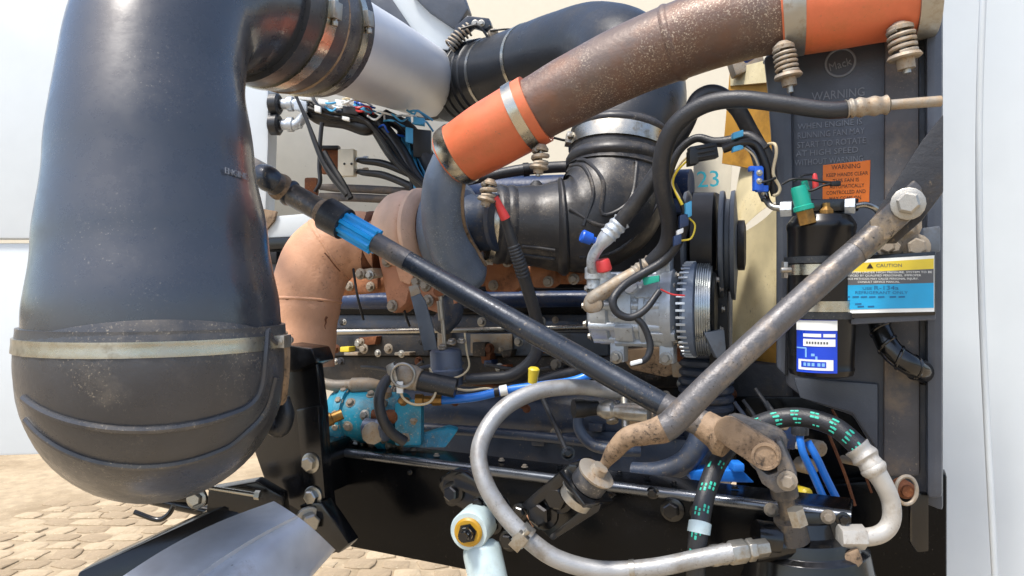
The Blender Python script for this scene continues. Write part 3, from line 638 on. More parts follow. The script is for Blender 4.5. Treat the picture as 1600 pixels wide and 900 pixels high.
# bushing and angle bracket on the rail
bb = root('stay_mount_bracket', 'black angle bracket on the rail holding the rubber bushing', 'bracket', rp.at(880, 850))
q = Plane(890, 770, .93, 30)
q.slab('side_arm', [(812, 790), (888, 724), (902, 728), (898, 745), (826, 800)], 'gloss_black', bb, .03, .05, .003)
q.slab('side_arm', [(856, 838), (926, 782), (940, 788), (934, 800), (862, 846)], 'gloss_black', bb, .03, .05, .003)
q.slab('back_plate', [(815, 796), (895, 728), (938, 790), (862, 846)], 'gloss_black', bb, -.02, .03, .003)
bx = P(922, 752, .89); va = (P(944, 727, .885) - P(915, 765, .90)).normalized()
b = B(); b.lathe(bx, va, [(-.032, .015), (-.03, .022), (-.02, .022), (-.02, .008)], 28); b.done('lower_washer', 'zinc', bb)
b = B(); b.box(bx - va * .010, va.orthogonal().normalized() * .026, va.cross(va.orthogonal()).normalized() * .026, va * .003); b.done('seat_plate', 'gloss_black', bb, .002)
b = B(); b.lathe(bx, va, [(-.008, .018), (-.006, .021), (.008, .021), (.012, .018)], 28); b.done('bushing', 'rubber_dusty', bb)
b = B(); b.lathe(bx + va * .011, va, [(0, .022), (.003, .023), (.004, .02), (.005, .010), (.013, .009)], 28); b.done('upper_washer', 'zinc_dirty', bb)
bolt(P(895, 764, .90), -va, .010, bb, 'zinc'); 
for x, y in ((872, 776), (846, 802)):
    bolt(q.at(x, y, .018), q.n, .0145, bb, 'gloss_black')
q.slab('bare_patch', [(822, 806), (834, 792), (844, 806), (832, 824)], 'turbo_tan', bb, .013, .004, .001)
# stay link with nut on the pan
lk = root('dipstick_tube', 'thin dark dipstick tube ending in a bolted lug on the oil pan', 'tube', P(888, 720, 1.22))
b = B(); b.cyl(P(845, 616, 1.24), P(884, 702, 1.2), .004); b.done('tube', 'cast_dark', lk)
b = B(); b.lathe(P(887, 708, 1.2), (0, -1, .2), [(-.004, .011), (.004, .011)], 20); b.done('lug', 'gloss_black', lk); bolt(P(887, 708, 1.195), (0, -1, .2), .006, lk, 'gloss_black')

# ================================================================ SHOCK ABSORBER
sh = root('shock_absorber', 'pale shock absorber with yellow bush bolted to the black rail', 'shock absorber', P(760, 940, .95))
va2 = Vector((-.25, -1, .0)).normalized(); cc = P(740, 823, .95)
b = B(); b.lathe(cc, va2, [(-.025, .0225), (-.022, .024), (.018, .024), (.02, .0225)], 36); b.done('eye', 'shock_white', sh)
b = B(); b.lathe(cc + va2 * .019, va2, [(0, .017), (.004, .0175), (.006, .015), (.006, .010)], 30); b.done('bush', 'bush_yellow', sh)
b = B(); b.lathe(cc + va2 * .024, va2, [(0, .012), (.003, .012), (.003, .0095), (.011, .0095), (.011, .006), (.02, .006)], 6); b.done('nut', 'gloss_black', sh)
bolt(cc + va2 * .034, va2, .006, sh, 'steel', 'stud')
b = B(); b.lathe(P(750, 846, .95), P(770, 940, .93) - P(750, 846, .95), [(0, .016), (.006, .0225), (.012, .024), (.09, .024)], 36); b.done('body', 'shock_white', sh)
sb = Plane(735, 780, .99, 26)
smb = root('shock_mount', 'black cast shock mount arm bolted on the rail above the pale shock', 'bracket', sb.at(735, 830))
capsule(sb, 712, 762, 768, 800, .022, .012, .025, 'arm', 'gloss_black', smb, .016)
capsule(sb, 720, 752, 770, 778, .012, .02, .012, 'rib', 'gloss_black', smb, .008)
bolt(sb.at(707, 770, .016), sb.n, .010, smb, 'gloss_black'); bolt(sb.at(748, 786, .016), sb.n, .007, smb, 'gloss_black')
b = B(); b.cyl(P(765, 790, 1.02), cc - va2 * .01, .011); b.done('stud', 'gloss_black', smb)

# ================================================================ A/C COMPRESSOR
k = root('ac_compressor', 'silver alloy air conditioning compressor with ribbed drive pulley', 'compressor', P(1000, 560, 1.17))
c0 = P(932, 482, 1.215); 
UK = U; UF = Vector((math.cos(R(18)), -math.sin(R(18)), 0)); U = UF
def on(s): return c0 + UF * s
b = B(); b.lathe(c0, U, [(-.006, .045), (0, .054), (.024, .055), (.028, .05), (.03, .05)], 40); b.done('rear_head', 'alloy', k)
b = B(); b.lathe(on(.03), U, [(0, .052), (.042, .056), (.045, .060), (.052, .060), (.055, .056), (.075, .058)], 40); b.done('body', 'alloy', k)
b = B(); b.lathe(on(.105), U, [(0, .060), (.006, .062), (.016, .062), (.022, .05), (.026, .03)], 40); b.done('front_head', 'alloy', k)
for j in range(10):
    q = 2 * math.pi * j / 10 + .2; d_ = UP * math.cos(q) + OUT * math.sin(q)
    b = B(); b.cyl(on(.004) + d_ * .05, on(.12) + d_ * .053, .0078, n=10); b.done('bolt_boss', 'alloy', k)
    bolt(on(.128) + d_ * .052, U, .0048, k, 'zinc'); bolt(on(-.003) + d_ * .047, -U, .0046, k, 'zinc')
lat = [(.05, 5, .014, .018), (.05, -38, .014, .014), (.085, 28, .016, .012), (.105, -42, .02, .008), (.06, -62, .03, .006)]
for s, a_, hw, hh in lat:
    d_ = OUT * math.cos(R(a_)) + UP * math.sin(R(a_)); e_ = U.cross(d_)
    b = B(); b.box(on(s + .008) + d_ * .056, U * hw, e_ * hh, d_ * .006); b.done('cast_pad', 'alloy', k, .002)
d_ = OUT * math.cos(R(32)) + UP * math.sin(R(32)); b = B(); b.lathe(on(.070) + d_ * .054, d_, [(0, .015), (.006, .015), (.007, .011), (.010, .010)], 24); b.done('fill_plug', 'alloy', k)
for s, y_ in ((.04, -1), (.115, -1), (.11, 1)):
    b = B(); b.box(on(s) + UP * y_ * .066 + OUT * .012, U * .011, UP * .016, OUT * .012); b.done('mount_ear', 'alloy', k, .003)
    bolt(on(s) + UP * y_ * .074 + OUT * .028, OUT, .007, k, 'zinc')
cpl = Plane(985, 470, 1.13, 26)
cpl.slab('rating_label', [(1003, 434), (1030, 430), (1030, 440), (1006, 446)], 'teal_cap', k, .02, .004, .0005)
pc = on(.138)
b = B(); b.lathe(pc, U, [(-.004, .056), (0, .069), (.002, .072), (.016, .072), (.018, .069)], 48); b.done('clutch_coil', 'alloy_dark', k)
for j in range(44):
    q = 2 * math.pi * j / 44; d_ = UP * math.cos(q) + OUT * math.sin(q)
    if d_.y < .35 :
        t_ = U.cross(d_); b = B(); b.box(pc + U * .009 + d_ * .0724, U * .0065, t_ * .0016, d_ * .0009); b.done('coil_tooth', 'alloy', k)
b = B(); pr = [(0, .066)]
for j in range(6): pr += [(.002 + j * .0048, .070), (.0036 + j * .0048, .070), (.0044 + j * .0048, .0655), (.0058 + j * .0048, .0655)]
pr += [(.033, .066), (.034, .05)]; pr = [(h_ * .66, r_) for h_, r_ in pr]
b.lathe(pc + U * .018, U, pr, 48); b.done('pulley', 'pulley', k)
b = B(); b.lathe(pc + U * .0385, U, [(0, .055), (.004, .057), (.007, .054), (.008, .02)], 36); b.done('clutch_plate', 'wire_black', k)
for j in range(8):
    q = 2 * math.pi * j / 8; bolt(pc + U * .0465 + (UP * math.cos(q) + OUT * math.sin(q)) * .045, U, .004, k, 'zinc')
# ports on the rear head
b = B(); b.lathe(P(930, 415, 1.17), UP * -1 + Vector((0, 0, 0)), [(-.01, .010), (0, .011), (.004, .016), (.02, .016), (.022, .013), (.035, .013)], 6 * 3); b.done('suction_port', 'alloy', k)
b = B(); b.lathe(P(950, 428, 1.16), UP * -1, [(0, .013), (.03, .014)], 18); b.done('discharge_port', 'alloy', k)

# fan drive pulley, belt, hub
fh = root('fan_drive_pulley', 'black fan drive pulley stack with belt above the compressor pulley', 'pulley', P(1115, 560, 1.22))
fc = P(1113, 384, 1.24)
b = B(); b.lathe(fc - U * .045, U, [(0, .06), (.003, .088), (.008, .09), (.011, .086)], 48); b.done('rear_disc', 'grey_plate', fh)
b = B(); b.lathe(fc - U * .03, U, [(0, .08), (.002, .086), (.034, .086), (.036, .08)], 48); b.done('belt_wrap', 'belt', fh)
b = B(); b.lathe(fc + U * .010, U, [(0, .06), (.003, .087), (.007, .088), (.010, .087), (.012, .075), (.018, .074), (.020, .087), (.026, .088), (.029, .05)], 48); b.done('front_disc', 'grey_plate', fh)
b = B(); b.lathe(fc + U * .04, U, [(0, .04), (.010, .04), (.012, .03)], 32); b.done('hub', 'cast_dark', fh)
b = B(); b.box(fc + Vector((.0, -.02, -.13)) + U * .005, U * .014, OUT * .003, UP * .09); b.done('drive_belt', 'belt', fh, .001)
b = B(); b.box(fc + Vector((.02, -.06, -.175)), U * .012, OUT * .02, UP * .012); b.done('guard_foot', 'grey_plate', fh, .003)
b = B(); b.prism([P(1100, 520, 1.1), P(1132, 515, 1.1), P(1136, 560, 1.1), P(1120, 560, 1.1)], Vector((0, .02, 0))); b.done('guard_tab', 'grey_plate', fh, .002)

U = UK
# ================================================================ FAN
fan = root('cooling_fan', 'large cream engine cooling fan seen edge on beside the shroud', 'fan', P(1180, 600, 1.35))
def quad(a, b_, c, d, bulge=(0, 0, 0)):
    bv = Vector(bulge)
    return lambda u, v: (a * (1 - u) + b_ * u) * (1 - v) + (d * (1 - u) + c * u) * v + bv * math.sin(math.pi * u) * math.sin(math.pi * (.15 + .7 * v))
def blade(pts, m, name='blade', bulge=(0, 0, 0), th=(0.002, .006, 0)):
    B().patch(quad(*[P(*q) for q in pts], bulge), 10, 10, th).done(name, m, fan)
blade([(1140, 115, 1.42), (1205, 100, 1.30), (1206, 275, 1.30), (1128, 255, 1.42)], 'fan_ochre', bulge=(.01, -.02, 0))
blade([(1141, 108, 1.41), (1205, 92, 1.29), (1205, 128, 1.29), (1141, 134, 1.41)], 'fan_cream')
blade([(1146, 372, 1.38), (1216, 318, 1.24), (1218, 480, 1.26), (1144, 560, 1.36)], 'fan_cream', bulge=(.012, -.045, 0))
blade([(1150, 300, 1.40), (1160, 250, 1.40), (1218, 310, 1.26), (1152, 364, 1.36)], 'fan_cream', bulge=(0, 0, .01))
blade([(1146, 470, 1.40), (1216, 420, 1.3), (1214, 576, 1.3), (1150, 570, 1.40)], 'fan_ochre', bulge=(0, -.02, 0))
blade([(1120, 418, 1.40), (1150, 410, 1.38), (1150, 425, 1.38), (1126, 450, 1.40)], 'paper', 'blade_root')
blade([(1084, 248, 1.52), (1146, 215, 1.48), (1140, 320, 1.48), (1082, 315, 1.52)], 'paper', 'blade_root')
wl = Plane(1100, 285, 1.44, 0)
text('23', wl.fn(1106, 279, 0, .05), px(34, 1.44), px(26, 1.44), fan, 'cyan_ink', .001)
b = B(); b.prism([P(1074, 318, 1.42), P(1086, 305, 1.42), P(1092, 322, 1.42), P(1080, 338, 1.42)], Vector((0, .004, 0))); b.done('paint_daub', 'cyan_ink', fan)

# ================================================================ SHROUD
sr = Plane(1300, 300, 1.05, 26)
sh_ = root('radiator_shroud', 'dark grey moulded radiator fan shroud with embossed fan warning', 'radiator shroud', sr.at(1340, 880))
sr.slab('panel', [(1208, 84), (1228, 60), (1300, 20), (1470, -60), (1474, 800), (1400, 770), (1370, 712), (1332, 650), (1260, 626), (1226, 600), (1222, 330)], 'shroud', sh_, 0, .03, .006)
sr.slab('edge_bevel', [(1192, 88), (1212, 84), (1236, 120), (1240, 330), (1232, 400), (1228, 590), (1212, 575), (1212, 330), (1198, 140)], 'shroud', sh_, .012, .06, .008)
sr.slab('channel', [(1382, -40), (1436, -40), (1438, 745), (1380, 745)], 'shroud_dusty', sh_, .016, .014, .006)
sr.slab('channel_rib', [(1446, -60), (1474, -60), (1474, 780), (1448, 780)], 'shroud', sh_, .03, .04, .008)
sr.slab('lower_skirt', [(1250, 622), (1332, 645), (1372, 705), (1372, 600), (1240, 590)], 'shroud', sh_, .008, .006, .003)
tubepart('top_lip', [(1196, 100, 1.1, 5), (1206, 86, 1.09, 5), (1240, 66, 1.07, 5), (1300, 36, 1.04, 5)], 'shroud', sh_, 10)
rot = R(4)
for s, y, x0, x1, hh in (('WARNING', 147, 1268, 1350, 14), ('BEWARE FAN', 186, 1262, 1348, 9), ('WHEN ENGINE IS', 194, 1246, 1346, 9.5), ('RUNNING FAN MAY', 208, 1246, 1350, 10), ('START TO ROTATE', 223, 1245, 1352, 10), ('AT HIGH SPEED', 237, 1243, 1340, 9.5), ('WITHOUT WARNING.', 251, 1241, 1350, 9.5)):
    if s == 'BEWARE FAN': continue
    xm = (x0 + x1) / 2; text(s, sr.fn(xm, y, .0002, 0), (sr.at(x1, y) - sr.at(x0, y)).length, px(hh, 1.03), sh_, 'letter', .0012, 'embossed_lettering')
# embossed oval emblem, its highlights put into the lighter colour
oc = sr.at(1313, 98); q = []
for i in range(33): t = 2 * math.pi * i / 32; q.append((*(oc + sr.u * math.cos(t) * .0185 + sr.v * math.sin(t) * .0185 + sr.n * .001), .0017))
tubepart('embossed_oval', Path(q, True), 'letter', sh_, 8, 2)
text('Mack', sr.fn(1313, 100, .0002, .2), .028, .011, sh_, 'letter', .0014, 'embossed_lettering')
stk = sr.slab('warning_sticker', [(1286, 258), (1360, 250), (1358, 318), (1285, 318)], 'sticker_orange', sh_, .0014, .0012, 0)
for s, y, x0, x1, hh in (('WARNING', 260, 1299, 1344, 7.5), ('KEEP HANDS CLEAR', 272, 1291, 1356, 6), ('THIS FAN IS', 281.5, 1301, 1342, 6), ('AUTOMATICALLY', 290.5, 1296, 1350, 6), ('CONTROLLED AND', 300, 1291, 1352, 6), ('MAY COME ON', 309.5, 1296, 1345, 6.5)):
    text(s, sr.fn((x0 + x1) / 2, y, .0014, 0), (sr.at(x1, y) - sr.at(x0, y)).length, px(hh, 1.03), stk, 'ink', .0003)
rc = root('radiator_core', 'dark radiator side tank and core behind the fan shroud', 'radiator', P(1330, 900, 1.2))
Plane(1330, 400, 1.3, 26).slab('core', [(1225, 60), (1480, 0), (1480, 900), (1225, 900)], 'cast_dark', rc, 0, .06, .01)
Plane(1330, 760, 1.16, 26).slab('lower_tank', [(1150, 770), (1480, 740), (1480, 960), (1150, 960)], 'frame_black', rc, 0, .04, .006)
tubepart('blue_bracket', [(1165, 92, 1.25, 7), (1190, 78, 1.22, 7), (1222, 66, 1.18, 7)], 'blue_cap', rc, 10)
b = B(); b.prism([P(1140, 88, 1.36), P(1190, 72, 1.36), P(1196, 100, 1.36), P(1150, 118, 1.36)], Vector((0, .03, 0))); b.done('mount_lug', 'zinc_dirty', rc, .004)

# ================================================================ RECEIVER DRIER
dr = root('receiver_drier', 'black receiver drier can with teal switch, brass plug and blue label', 'receiver drier', P(1282, 592, .98))
dc = P(1283, 588, .98); rD = px(50, .98)
def dz(y): return (588 - y) * .98 / F
b = B(); b.lathe(dc, UP, [(0, rD * .7), (.003, rD * .92), (.01, rD * .98), (.012, rD * .96), (.02, rD * .96), (dz(500), rD), (dz(362), rD), (dz(358), rD * 1.03), (dz(352), rD * 1.03), (dz(347), rD * .98), (dz(338), rD * .86), (dz(334), rD * .6)], 48); b.done('can', 'can_black', dr)
b = B(); b.box(P(1296, 323, .98), (.03, -.006, 0), (.004, .02, 0), (0, 0, .008)); b.done('head_block', 'gloss_black', dr, .002)
b = B(); a0 = P(1262, 350, .95); v_ = (P(1247, 290, .95) - a0).normalized(); b.lathe(a0, v_, [(0, .011), (.018, .011)], 6); b.done('switch_base', 'brass', dr)
b = B(); b.lathe(a0 + v_ * .017, v_, [(0, .0105), (.001, .0125), (.006, .0125), (.007, .0105), (.028, .0098), (.031, .0085)], 28); b.done('pressure_switch', 'teal_cap', dr)
b = B(); b.lathe(P(1291, 348, .955), UP, [(0, .010), (.006, .010)], 24); b.done('plug_seat', 'gloss_black', dr); b = B(); b.lathe(P(1291, 341, .955), UP, [(0, .009), (.010, .009), (.014, .005), (.019, .005)], 6); b.done('brass_plug', 'brass', dr, .0006)
b = B(); b.lathe(P(1320, 322, .955), U, [(0, .010), (.012, .0105)], 6); b.done('outlet_nut', 'alloy', dr, .0008)
tubepart('outlet_pipe', [(1336, 322, .95, 5), (1352, 320, .95, 5), (1368, 326, .95, 5), (1376, 340, .96, 5), (1378, 365, .97, 5)], 'steel', dr, 12)
b = B(); b.lathe(P(1238, 326, .965), -U, [(0, .0105), (.014, .0105)], 6); b.done('inlet_nut', 'alloy', dr, .0008)
tubepart('inlet_pipe', [(1222, 326, .975, 5), (1205, 322, .985, 5), (1196, 308, 1.0, 5.5), (1191, 290, 1.0, 6)], 'steel', dr, 12)
def cring(name, y0, y1, e, m): 
    b = B(); b.lathe(dc + UP * dz(y1), UP, [(0, rD), (0, rD + e), (dz(y0) - dz(y1), rD + e), (dz(y0) - dz(y1), rD)], 48, False); return b.done(name, m, dr)
for y0, y1 in ((414, 430), (470, 486)):
    o = cring('strap', y0, y1, .0016, 'band')
    b = B(); b.box(P(1226, (y0 + y1) / 2, .955), (.0025, 0, 0), (0, .005, 0), (0, 0, .010)); b.cyl(P(1220, (y0 + y1) / 2, .95), P(1236, (y0 + y1) / 2, .95), .0035); b.done('strap_bolt', 'zinc', dr, .0006)
cring('rubber_pad', 402, 412, .004, 'rubber'); cring('rubber_pad', 487, 497, .003, 'rubber')
cam0 = Vector((0, 0, CZ)); vv = (cam0 - dc); vv.z = 0; vv.normalize(); side = UP.cross(vv)
def dm(xc, y, e=.0004):
    def fn(a, b_, z):
        t = (px(xc - 1283, .98) + a) / rD; return dc + UP * (dz(y) + b_) + (vv * math.cos(t) + side * math.sin(t)) * (rD + e + z)
    return fn
def lab(name, x0, x1, y0, y1, m, parent, e, n=12):
    f = dm(0, 0, e); b = B(); f = dm((x0 + x1) / 2, (y0 + y1) / 2, e); w_ = px(x1 - x0, .98); h_ = px(y1 - y0, .98)
    rows = [[f((i / n - .5) * w_, j * h_, .0001) for i in range(n + 1)] for j in (-.5, .5)]
    b.skin([b.ring(rows[0]), b.ring(rows[1])], False, False); return b.done(name, m, parent)
L1 = lab('label', 1245, 1306, 498, 578, 'label_blue', dr, .0004)
lab('label_field', 1245, 1306, 499, 514, 'label_white', L1, .0008); lab('label_field', 1257, 1283, 519, 524, 'label_white', L1, .0008, 6); lab('label_field', 1286, 1303, 519, 524, 'label_white', L1, .0008, 6); lab('label_field', 1257, 1303, 527, 538, 'label_white', L1, .0008)
lab('label_field', 1246, 1262, 540, 542, 'label_pale', L1, .0008, 4); lab('label_field', 1260, 1262.5, 541, 555, 'label_pale', L1, .0008, 2); lab('label_field', 1249, 1300, 558, 574, 'label_white', L1, .0008); lab('label_field', 1254, 1290, 561, 570, 'label_blue', L1, .0011); lab('label_field', 1269, 1274, 549, 553, 'label_pale', L1, .0008, 2); lab('label_field', 1275, 1278, 553, 558, 'label_pale', L1, .0008, 2)
for x in range(1262, 1292, 4): lab('label_field', x, x + 2.4, 531, 534.5, 'label_grey', L1, .0011, 2)
for j, x in enumerate((1258, 1264, 1270, 1278, 1284)): lab('label_field', x, x + 4, 563, 568, 'label_pale', L1, .0014, 2)
# ---------------------------------------------------------------- caution plate
pl = Plane(1380, 445, .93, 22)
pt = root('caution_plate', 'refrigerant caution plate with yellow header and cyan panel', 'label plate', pl.at(1380, 500))
pl.slab('backing', [(1300, 402), (1462, 393), (1462, 492), (1300, 498)], 'gloss_black', pt, 0, .006, .001)
pl.slab('face', [(1306, 408), (1460, 399), (1460, 487), (1306, 490)], 'label_white', pt, .0008, .0007, 0)
pl.slab('header', [(1308, 413), (1459, 404), (1459, 420), (1308, 427)], 'yellow', pt, .0014, .0005, 0)
pl.slab('text_band', [(1308, 427), (1459, 420), (1459, 442), (1308, 446)], 'label_grey', pt, .0014, .0005, 0)
pl.slab('cyan_panel', [(1312, 446), (1459, 442), (1459, 481), (1312, 484)], 'label_cyan', pt, .0014, .0005, 0)
def lt(s, x0, x1, y, hh, m_): text(s, pl.fn((x0 + x1) / 2, y, .0015), (pl.at(x1, y) - pl.at(x0, y)).length, px(hh, .93), pt, m_, .0002)
lt('CAUTION', 1369, 1409, 414.5, 5.5, 'label_grey')
b = B(); pl.poly(b, [(1354, 419.5), (1359.5, 411), (1364.5, 419)], .0019, .0004); b.done('warning_triangle', 'ink', pt)
for s, x0, x1, y in (('SYSTEM UNDER HIGH PRESSURE. SYSTEM TO BE', 1324, 1455, 425.3), ('SERVICED BY QUALIFIED PERSONNEL. IMPROPER', 1318, 1438, 430.3), ('SERVICE METHODS MAY CAUSE PERSONAL INJURY.', 1314, 1434, 435.5), ('CONSULT SERVICE MANUAL.', 1340, 1406, 440.3)): lt(s, x0, x1, y, 3.2, 'label_white')
lt('USE', 1348, 1362, 450.5, 4, 'label_ink'); lt('R-134a', 1366, 1404, 449.5, 6.5, 'label_ink'); lt('REFRIGERANT ONLY', 1336, 1418, 457, 4.5, 'label_ink')
for y, xs in ((464, (1318, 1332, 1345, 1358, 1372, 1390, 1404)), (470, (1318,)), (475, (1318, 1336)), (479, (1340, 1356))):
    for x in xs: pl.slab('print_line', [(x, y - 1), (x + 10, y - 1.4), (x + 10, y + .8), (x, y + 1.2)], 'label_ink', pt, .0018, .0004, 0)
pl.slab('bracket_lip', [(1320, 492), (1462, 487), (1462, 500), (1320, 508)], 'shroud', pt, -.004, .03, .002)
mr = root('plate_bracket', 'dark steel ledge bracket with bolts above the caution plate', 'bracket', pl.at(1400, 400))
pl.slab('ledge', [(1330, 372), (1470, 352), (1470, 394), (1330, 404)], 'grey_plate', mr, -.02, .05, .004)
for x, y, r_ in ((1386, 384, .009), (1398, 386, .007), (1432, 386, .011), (1412, 352, .014)): bolt(pl.at(x, y, -.014), pl.n, r_, mr, 'zinc_dirty')

# ================================================================ HOSES
def hose(name, label, pts, m, loc=None, n=20, cat='hose', group=None):
    p = Path(pts); i = max(range(len(p.p)), key=lambda j: -p.p[j].z); r_ = root(name, label, cat, p.p[i], group)
    tubepart('hose', p, m, r_, n, 8); return r_, p
def ferrule(p, t0, t1, parent, m='zinc', e=.003, ribs=3, name='crimp_ferrule'):
    def pf(t): return .0009 * math.cos((t - t0) / (t1 - t0) * 2 * math.pi * ribs)
    return B().tube(p, t0, t1, e, 20, 40, prof=pf).done(name, m, parent)

r1, p1 = hose('ac_suction_hose', 'thick black refrigerant hose arching past the shroud to a crimped silver end',
    [(1332, 170, .93, 13.5), (1290, 172, .935, 13.5), (1220, 162, .95, 13.5), (1150, 155, .97, 14), (1095, 166, .99, 14), (1052, 200, 1.01, 14), (1034, 250, 1.03, 14), (1036, 300, 1.05, 13.5), (1046, 350, 1.08, 13), (1040, 385, 1.10, 12.5), (1012, 416, 1.12, 12)], 'hose_black')
q = Path([(1318, 171, .93, 13), (1340, 168, .928, 14), (1385, 164, .925, 14), (1388, 164, .925, 8), (1470, 158, .915, 8.5)])
ferrule(q, .2, 2, r1, 'zinc_dirty', .0004, 4); tubepart('steel_end', q, 'zinc_dirty', r1, 16, 8, t0=2.1, t1=4)
q = Path([(1018, 411, 1.12, 13), (995, 427, 1.12, 12.5), (970, 440, 1.12, 12), (940, 458, 1.125, 12), (925, 470, 1.13, 12), (922, 482, 1.14, 11)])
ferrule(q, 0, 1.1, r1, 'zinc_dirty', .001, 3); tubepart('crimped_end', q, 'zinc_dirty', r1, 18, 8, t0=1, t1=5)
b = B(); b.lathe(P(928, 475, 1.125), (-.3, -1, 0), [(-.01, .013), (.004, .013), (.006, .009)], 18); b.done('port_eye', 'zinc_dirty', r1)
wire([(1000, 405, 1.105, 2), (1002, 428, 1.10, 2), (990, 440, 1.11, 2)], 'wire_black', r1, 'cable_tie')

r2, p2 = hose('ac_discharge_hose', 'black refrigerant hose running diagonally to the blue capped fitting',
    [(1192, 240, 1.08, 12), (1172, 205, 1.07, 12.5), (1150, 168, 1.06, 12.5), (1118, 145, 1.06, 12.5), (1090, 155, 1.06, 12.5), (1072, 195, 1.06, 12.5), (1040, 250, 1.08, 12.5), (1000, 308, 1.10, 12.5), (966, 352, 1.12, 12.5)], 'hose_black')
q = Path([(972, 345, 1.12, 13), (950, 368, 1.12, 13), (934, 388, 1.125, 9), (926, 404, 1.13, 9), (926, 424, 1.14, 9)])
ferrule(q, 0, 1, r2, 'alloy', .001, 3); tubepart('bent_tube', q, 'alloy', r2, 16, 8, t0=.9, t1=4)
b = B(); b.lathe(P(930, 376, 1.11), (-1, -.2, .35), [(0, .005), (.006, .005), (.006, .0085), (.020, .0095), (.022, .008)], 18); b.done('service_cap', 'blue_cap', r2)
rc_ = root('service_port', 'red capped refrigerant service port on top of the compressor', 'service port', P(942, 440, 1.13))
b = B(); b.lathe(P(947, 432, 1.13), (-.25, -.2, 1), [(0, .008), (.012, .008)], 14); b.done('stem', 'alloy', rc_)
b = B(); b.lathe(P(945, 424, 1.125), (-.25, -.2, 1), [(0, .0095), (.002, .0115), (.016, .0105), (.018, .009)], 20); b.done('cap', 'red_cap', rc_)

r3, p3 = hose('boost_hose', 'thin ribbed black hose with red sleeve dropping from turbo to canister',
    [(774, 312, 1.15, 6), (788, 340, 1.16, 7.5), (800, 378, 1.17, 9), (812, 412, 1.18, 10), (824, 450, 1.2, 10), (836, 490, 1.22, 10), (842, 530, 1.24, 10), (832, 562, 1.25, 10), (800, 586, 1.26, 9.5), (760, 591, 1.27, 9.5), (728, 592, 1.27, 9)], 'hose_black')
tubepart('red_sleeve', [(773, 308, 1.149, 6), (780, 322, 1.153, 6.5), (790, 342, 1.158, 8)], 'red_cap', r3, 14)
for i in range(26): ringbump(p3, 2.2 + i * .14, .005, r3, 'hose_black', .0012, 'corrugation') if i < 10 else None

r4, p4 = hose('braided_hose', 'grey braided hose looping in front of the rail to a hex fitting',
    [(1010, 622, 1.06, 12), (965, 613, 1.04, 12), (905, 605, 1.02, 12.5), (845, 610, 1.0, 13), (795, 632, .98, 13.5), (762, 668, .96, 13.5), (748, 710, .945, 13.5), (758, 755, .93, 14), (785, 800, .92, 14), (825, 842, .91, 14.5), (872, 874, .905, 14.5), (940, 891, .90, 14.5), (1020, 887, .89, 14.5), (1090, 873, .885, 14.5), (1145, 862, .88, 14)], 'braid', n=24)
clamp(p4, 8.85, .016, r4, 'zinc', 30, .003, 'p_clamp'); clamp(p4, 11.6, .006, r4, 'zinc', 0, .001, 'tie', False)
fv = (P(1210, 852, .9) - P(1108, 868, .885)).normalized(); fa = P(1110, 869, .885)
b = B(); b.lathe(fa, fv, [(0, .0118), (.006, .0125), (.012, .0118), (.018, .0125), (.022, .011)], 20); b.done('crimp_ferrule', 'zinc', r4)
b = B(); b.lathe(fa + fv * .022, fv, [(0, .0125), (.003, .014), (.020, .014), (.023, .012)], 6); b.done('hex_nut', 'zinc', r4, .0008)
b = B(); b.lathe(fa + fv * .045, fv, [(0, .012), (.002, .0135), (.009, .0135), (.010, .011), (.026, .0105)], 6); b.done('adapter', 'zinc', r4, .0006)
b = B(); b.lathe(P(916, 638, 1.03), (-1, -.25, 0), [(-.016, .010), (0, .011), (.004, .0125), (.018, .0125), (.018, .007)], 20); b.done('end_plug', 'wire_black', r4)
b = B(); b.lathe(P(935, 640, 1.03), U, [(0, .008), (.01, .0125), (.02, .0125), (.024, .009), (.04, .012), (.07, .012)], 12); b.done('tee_fitting', 'zinc', r4, .0008)
b = B(); b.cyl(P(955, 640, 1.03), P(957, 660, 1.02), .008); b.cyl(P(975, 622, 1.03), P(978, 668, 1.01), .005); b.done('tee_branch', 'zinc', r4)
tubepart('swivel_end', [(975, 648, 1.03, 13), (1000, 652, 1.025, 13), (1022, 650, 1.02, 12)], 'zinc_dirty', r4, 18)

r5, p5 = hose('steering_pressure_hose', 'black hose with pairs of mint green dashes arching over the steering joint',
    [(1086, 930, .90, 15), (1088, 870, .90, 15), (1092, 830, .90, 15), (1102, 775, .92, 15), (1122, 722, .95, 15), (1155, 682, .98, 15), (1200, 658, .99, 15), (1250, 652, .98, 15), (1300, 665, .96, 15.5), (1335, 692, .94, 16), (1350, 712, .93, 16)], 'hose_black', n=24)
for j in range(14):
    t = 1.2 + j * .62
    if t > 9.7: break
    for a_, dt_ in ((-38, 0), (-14, .0), (10, .10), (34, .10)):
        if (j + a_) % 5 == 0 and j % 3 == 1: continue
        for o_ in (0, .11):
            cc_, nn, tt, T = p5.surf(t + dt_ + o_, a_, .0004); b = B(); k_ = random.uniform(.55, 1.0); b.box(cc_ + T * random.uniform(-.001, .001), T * .0027 * k_, tt * .0016 * k_, nn * .0004); b.done('green_dash', 'green_mark', r5, .0004, seg=1)
clamp(p5, 2.1, .012, r5, 'shock_white', 0, .002, 'white_band', False)
q = Path([(1338, 698, .935, 19), (1352, 714, .93, 20), (1362, 728, .925, 17), (1380, 756, .92, 14.5), (1392, 785, .92, 14), (1392, 815, .92, 14), (1376, 834, .92, 14), (1345, 840, .92, 14), (1310, 838, .93, 13)])
ferrule(q, 0, 2, r5, 'zinc_pale', .0005, 2); tubepart('bent_tube', q, 'zinc_pale', r5, 20, 8, t0=1.9, t1=8)
